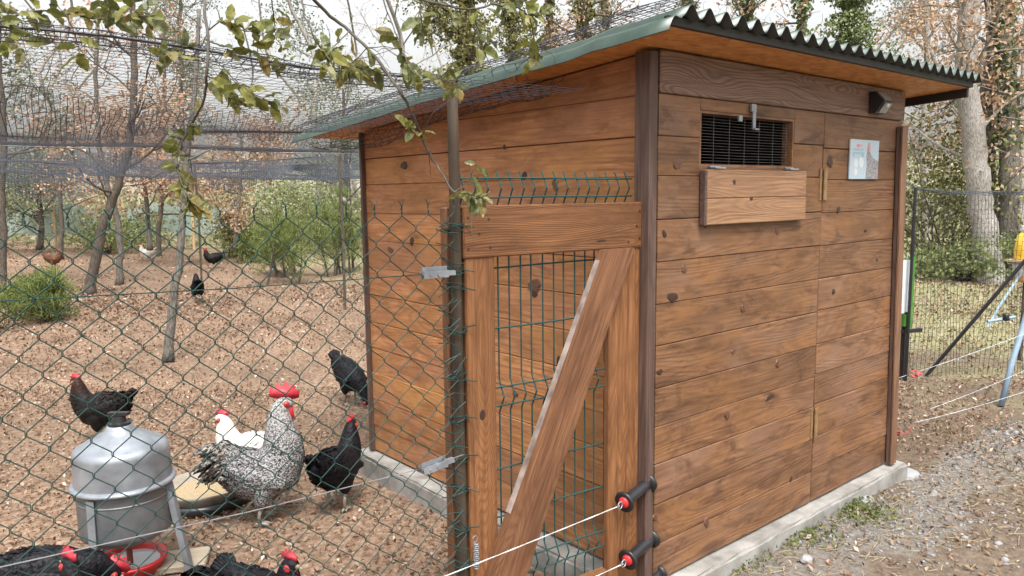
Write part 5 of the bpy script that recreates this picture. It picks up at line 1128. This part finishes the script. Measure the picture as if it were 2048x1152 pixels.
part('basin', MB().lathe([(.0001, .028), (.10, .028), (.128, .075), (.138, .085), (.150, .082), (.150, .074), (.140, .064), (.115, .012), (.10, .006), (.0001, .006)], 40, BC).mesh('basin', True), M_REDPL, bowl)
mw, tw_, bw_, Nw = nodes('bowl_water'); bw_.inputs['Base Color'].default_value = (.42, .44, .46, 1); bw_.inputs['Roughness'].default_value = .04; bw_.inputs['Specular IOR Level'].default_value = .9
bump(tw_, bw_, noise(tw_, ocoord(tw_), 30, 2), .08, .004)
part('water', MB().lathe([(.0001, .062), (.118, .062)], 36, BC).mesh('water'), mw, bowl)
bd = at(345, 1118, 3.45); o = part('wood_slab', cbox_mesh('wood_slab', .30, .18, .03, .004, .002), simple('grey_slab_wood', (.24, .20, .15), (.34, .29, .22), 10, .8, .2, stretch=(.3, 3, 1)), None, Matrix.Translation((bd[0], bd[1], .018)) @ Matrix.Rotation(RD+.25, 4, 'Z')); tag(o, 'pale wooden slab on the ground right of the red bowl', 'slab')
PC = gnd(412, 1000); pan = thing('grain_pan', 'black rubber feed pan of grain between the feeder and the rooster', 'pan', PC)
part('rubber_ring', MB().lathe([(.20, .0), (.245, .006), (.255, .03), (.25, .055), (.235, .05), (.2, .03)], 44, PC).mesh('rubber_ring', True), M_BLKPL, pan)
part('dish', MB().lathe([(.0001, .035), (.17, .035), (.205, .07), (.222, .098), (.232, .098), (.228, .085), (.21, .05), (.19, .03)], 44, PC).mesh('dish', True), simple('dusty_dish', (.22, .185, .145), (.34, .30, .25), 12, .7, .1), pan)
part('grain', MB().lathe([(.0001, .066), (.08, .064), (.15, .058), (.192, .055)], 36, PC).mesh('grain', True), simple('mixed_grain', (.26, .19, .10), (.42, .33, .21), 160, .85, .5), pan)

# ------------------------------------------------------------------ right side: second fence, tools, flags
rf = thing('hex_wire_fence', 'hexagonal wire fence with dark top band running right behind the hut', 'fence', gnd(1850, 752))
A0 = gnd(1790, 752); A1 = gnd(2120, 752); zt1 = 1.58
def hexf(U, V):
    P = A0+(A1-A0)*U[..., None]; z = zt1*V
    return np.stack([P[..., 0]+.02*np.sin(U*20+V*4), P[..., 1]+.02*np.sin(U*16+V*5), z], -1)
part('wire_mesh', grid_net('wire_mesh', hexf, 44, 40, .0019, hexa=True), M_NET, rf)
def band(U, V):
    P = A0+(A1-A0)*U[..., None]; sag = .10*np.exp(-U*9)
    return np.stack([P[..., 0]+.015*np.sin(V*40+U*13), P[..., 1]+.015*np.cos(V*37+U*11), 1.60+sag+.013*(V-.5)*2+.006*np.sin(U*60+V*9)], -1)
part('top_band', grid_net('top_band', band, 70, 6, .0022), M_FARNET, rf)
part('post', MB().tube([gnd(1811, 760)+np.array([0, 0, -.1]), gnd(1811, 760)+np.array([0, 0, 1.65])], .014, 8).mesh('post'), M_BLKPL, rf)
st_a, st_b = at(1852, 752, 6.75), at(2075, 492, 6.3)
o = part('fence_strut', MB().tube([st_a*(1-t)+st_b*t for t in np.linspace(0, 1, 8)], .016, 8).mesh('fence_strut'), M_BLKPL); tag(o, 'black diagonal strut propping the wire fence at right', 'strut')
en = thing('energiser_panel', 'white panel in a green frame on a dark stake right of the hut', 'fence energiser', gnd(1812, 760))
c = at(1812, 585, 6.6); sv = np.array([0, 0, 1.0]); pn_ = frame_from((math.cos(RD+.25), math.sin(RD+.25), .12)); 
M_GRNPL = simple('bright_green_plastic', (.04, .15, .02), (.07, .22, .035), 6, .4)
Ap = np.array([_r0*.93+FA*.36, -_r0*.36+FA*.93, (0, 0, 1)])
part('frame', MB().box(c+_r0*.035, (.03, .05, .62), Ap).box(c-np.array([0, 0, .24])-FA*.01, (.07, .05, .10), Ap).mesh('frame'), M_GRNPL, en)
part('panel', MB().box(c-_r0*.03+np.array([0, 0, .05]), (.10, .04, .46), Ap).mesh('panel'), simple('pale_panel', (.55, .6, .66), (.66, .7, .74), 4, .3), en)
part('stake', MB().box((c[0], c[1], .28), (.035, .035, .62)).box((c[0]+.05, c[1]-.03, .42), (.26, .03, .03), Ap).mesh('stake'), M_BLKPL, en)
yl = thing('yellow_hopper', 'yellow and white hopper on a board at the right photo edge', 'hopper', gnd(2045, 700))
c = at(2056, 490, 7.2)
part('hopper', MB().lathe([(.10, -.13), (.11, -.06), (.09, .09), (.05, .13), (.0001, .14)], 20, c).mesh('hopper', True), simple('yellow_plastic', (.72, .45, .03), (.8, .55, .06), 6, .4), yl)
part('cap', MB().lathe([(.06, .12), (.07, .15), (.04, .19), (.0001, .2)], 16, c).mesh('cap', True), M_WHITE, yl)
part('board', MB().box(c-np.array([0, 0, .145]), (.30, .22, .02), Ap).mesh('board'), M_TAN, yl)
part('white_tub', MB().lathe([(.0001, -.35), (.085, -.34), (.12, -.165), (.10, -.16)], 20, c).mesh('white_tub', True), M_WHITE, yl)
part('rim', MB().lathe([(.085, -.345), (.097, -.335), (.09, -.30)], 20, c).mesh('rim', True), simple('orange_plastic', (.6, .2, .04), (.7, .28, .07), 6, .4), yl)
part('stand', MB().tube([c-np.array([0, 0, .34]), (c[0], c[1], 0)], .02, 8).mesh('stand'), M_BARKD, yl)
sk = [at(2002, 812, 5.84), at(2024, 725, 5.86), at(2050, 640, 5.9), at(2075, 560, 5.95)]
stk = thing('blue_stake', 'blue grey metal stake leaning right at the right photo edge', 'stake', sk[0])
M_BLUE = simple('blue_grey_paint', (.16, .24, .32), (.24, .33, .42), 9, .5)
part('shaft', MB().tube(sk, .022, 8).mesh('shaft', True), M_BLUE, stk)
part('cross_arm', MB().tube([at(1975, 643, 5.86), at(2030, 634, 5.86)], .012, 7).mesh('cross_arm'), M_BLUE, stk)
part('insulator', MB().lathe([(.012, -.03), (.03, -.02), (.022, 0), (.03, .02), (.012, .03)], 12, at(2012, 634, 5.85)).mesh('insulator', True), M_BLKPL, stk)
o = part('blue_rake_handle', MB().tube([at(1975, 655, 7.2), at(1997, 615, 7.2), at(2050, 535, 7.2)], .012, 7).mesh('blue_rake_handle'), simple('pale_blue_paint', (.28, .40, .50), (.38, .5, .6), 9, .5)); tag(o, 'thin pale blue rod slanting before the ivy tree at right', 'rod')
for (a, b_, lab) in (((1790, 758, 5.6), (2090, 652, 5.5), 'white wire crossing the dark strut right of the hut'), ((1860, 818, 5.0), (2090, 722, 5.0), 'white wire nearest the path right of the hut'), ((1830, 845, 4.9), (2090, 770, 4.8), 'lowest white wire right of the hut')):
    P = [at(*a)*(1-t)+at(*b_)*t-np.array([0, 0, .012*math.sin(3.14*t)]) for t in np.linspace(0, 1, 10)]
    o = part('electric_wire', MB().tube(P, .0013, 5).mesh('electric_wire'), M_GALV); tag(o, lab, 'wire')
M_FLAG = simple('red_tape', (.40, .05, .06), (.5, .1, .1), 20, .6)
def flag(q, s_, seed, lab):
    rg_ = random.Random(seed); mb = MB(); c = np.array(q)
    for k in range(4):
        d_ = np.array([rg_.uniform(-1, 1), rg_.uniform(-1, 1), rg_.uniform(-.3, .6)]); d_ /= np.linalg.norm(d_)
        P = [c+d_*s_*t+np.array([0, 0, .02*math.sin(t*5+k)]) for t in np.linspace(0, 1, 5)]
        A_ = frame_from(d_)
        for i in range(4): mb.box((P[i]+P[i+1])/2, (.02, .002, s_/4), frame_from(P[i+1]-P[i]))
    o = part('red_tape', mb.mesh('red_tape'), M_FLAG); tag(o, lab, 'tape')
flag(at(1842, 748, 5.58), .10, 1, 'red tape knotted on the white wire at the strut foot')
flag(gnd(1797, 882)+np.array([0, 0, .05]), .09, 2, 'red tape lying on the ground by the hut post')
pass
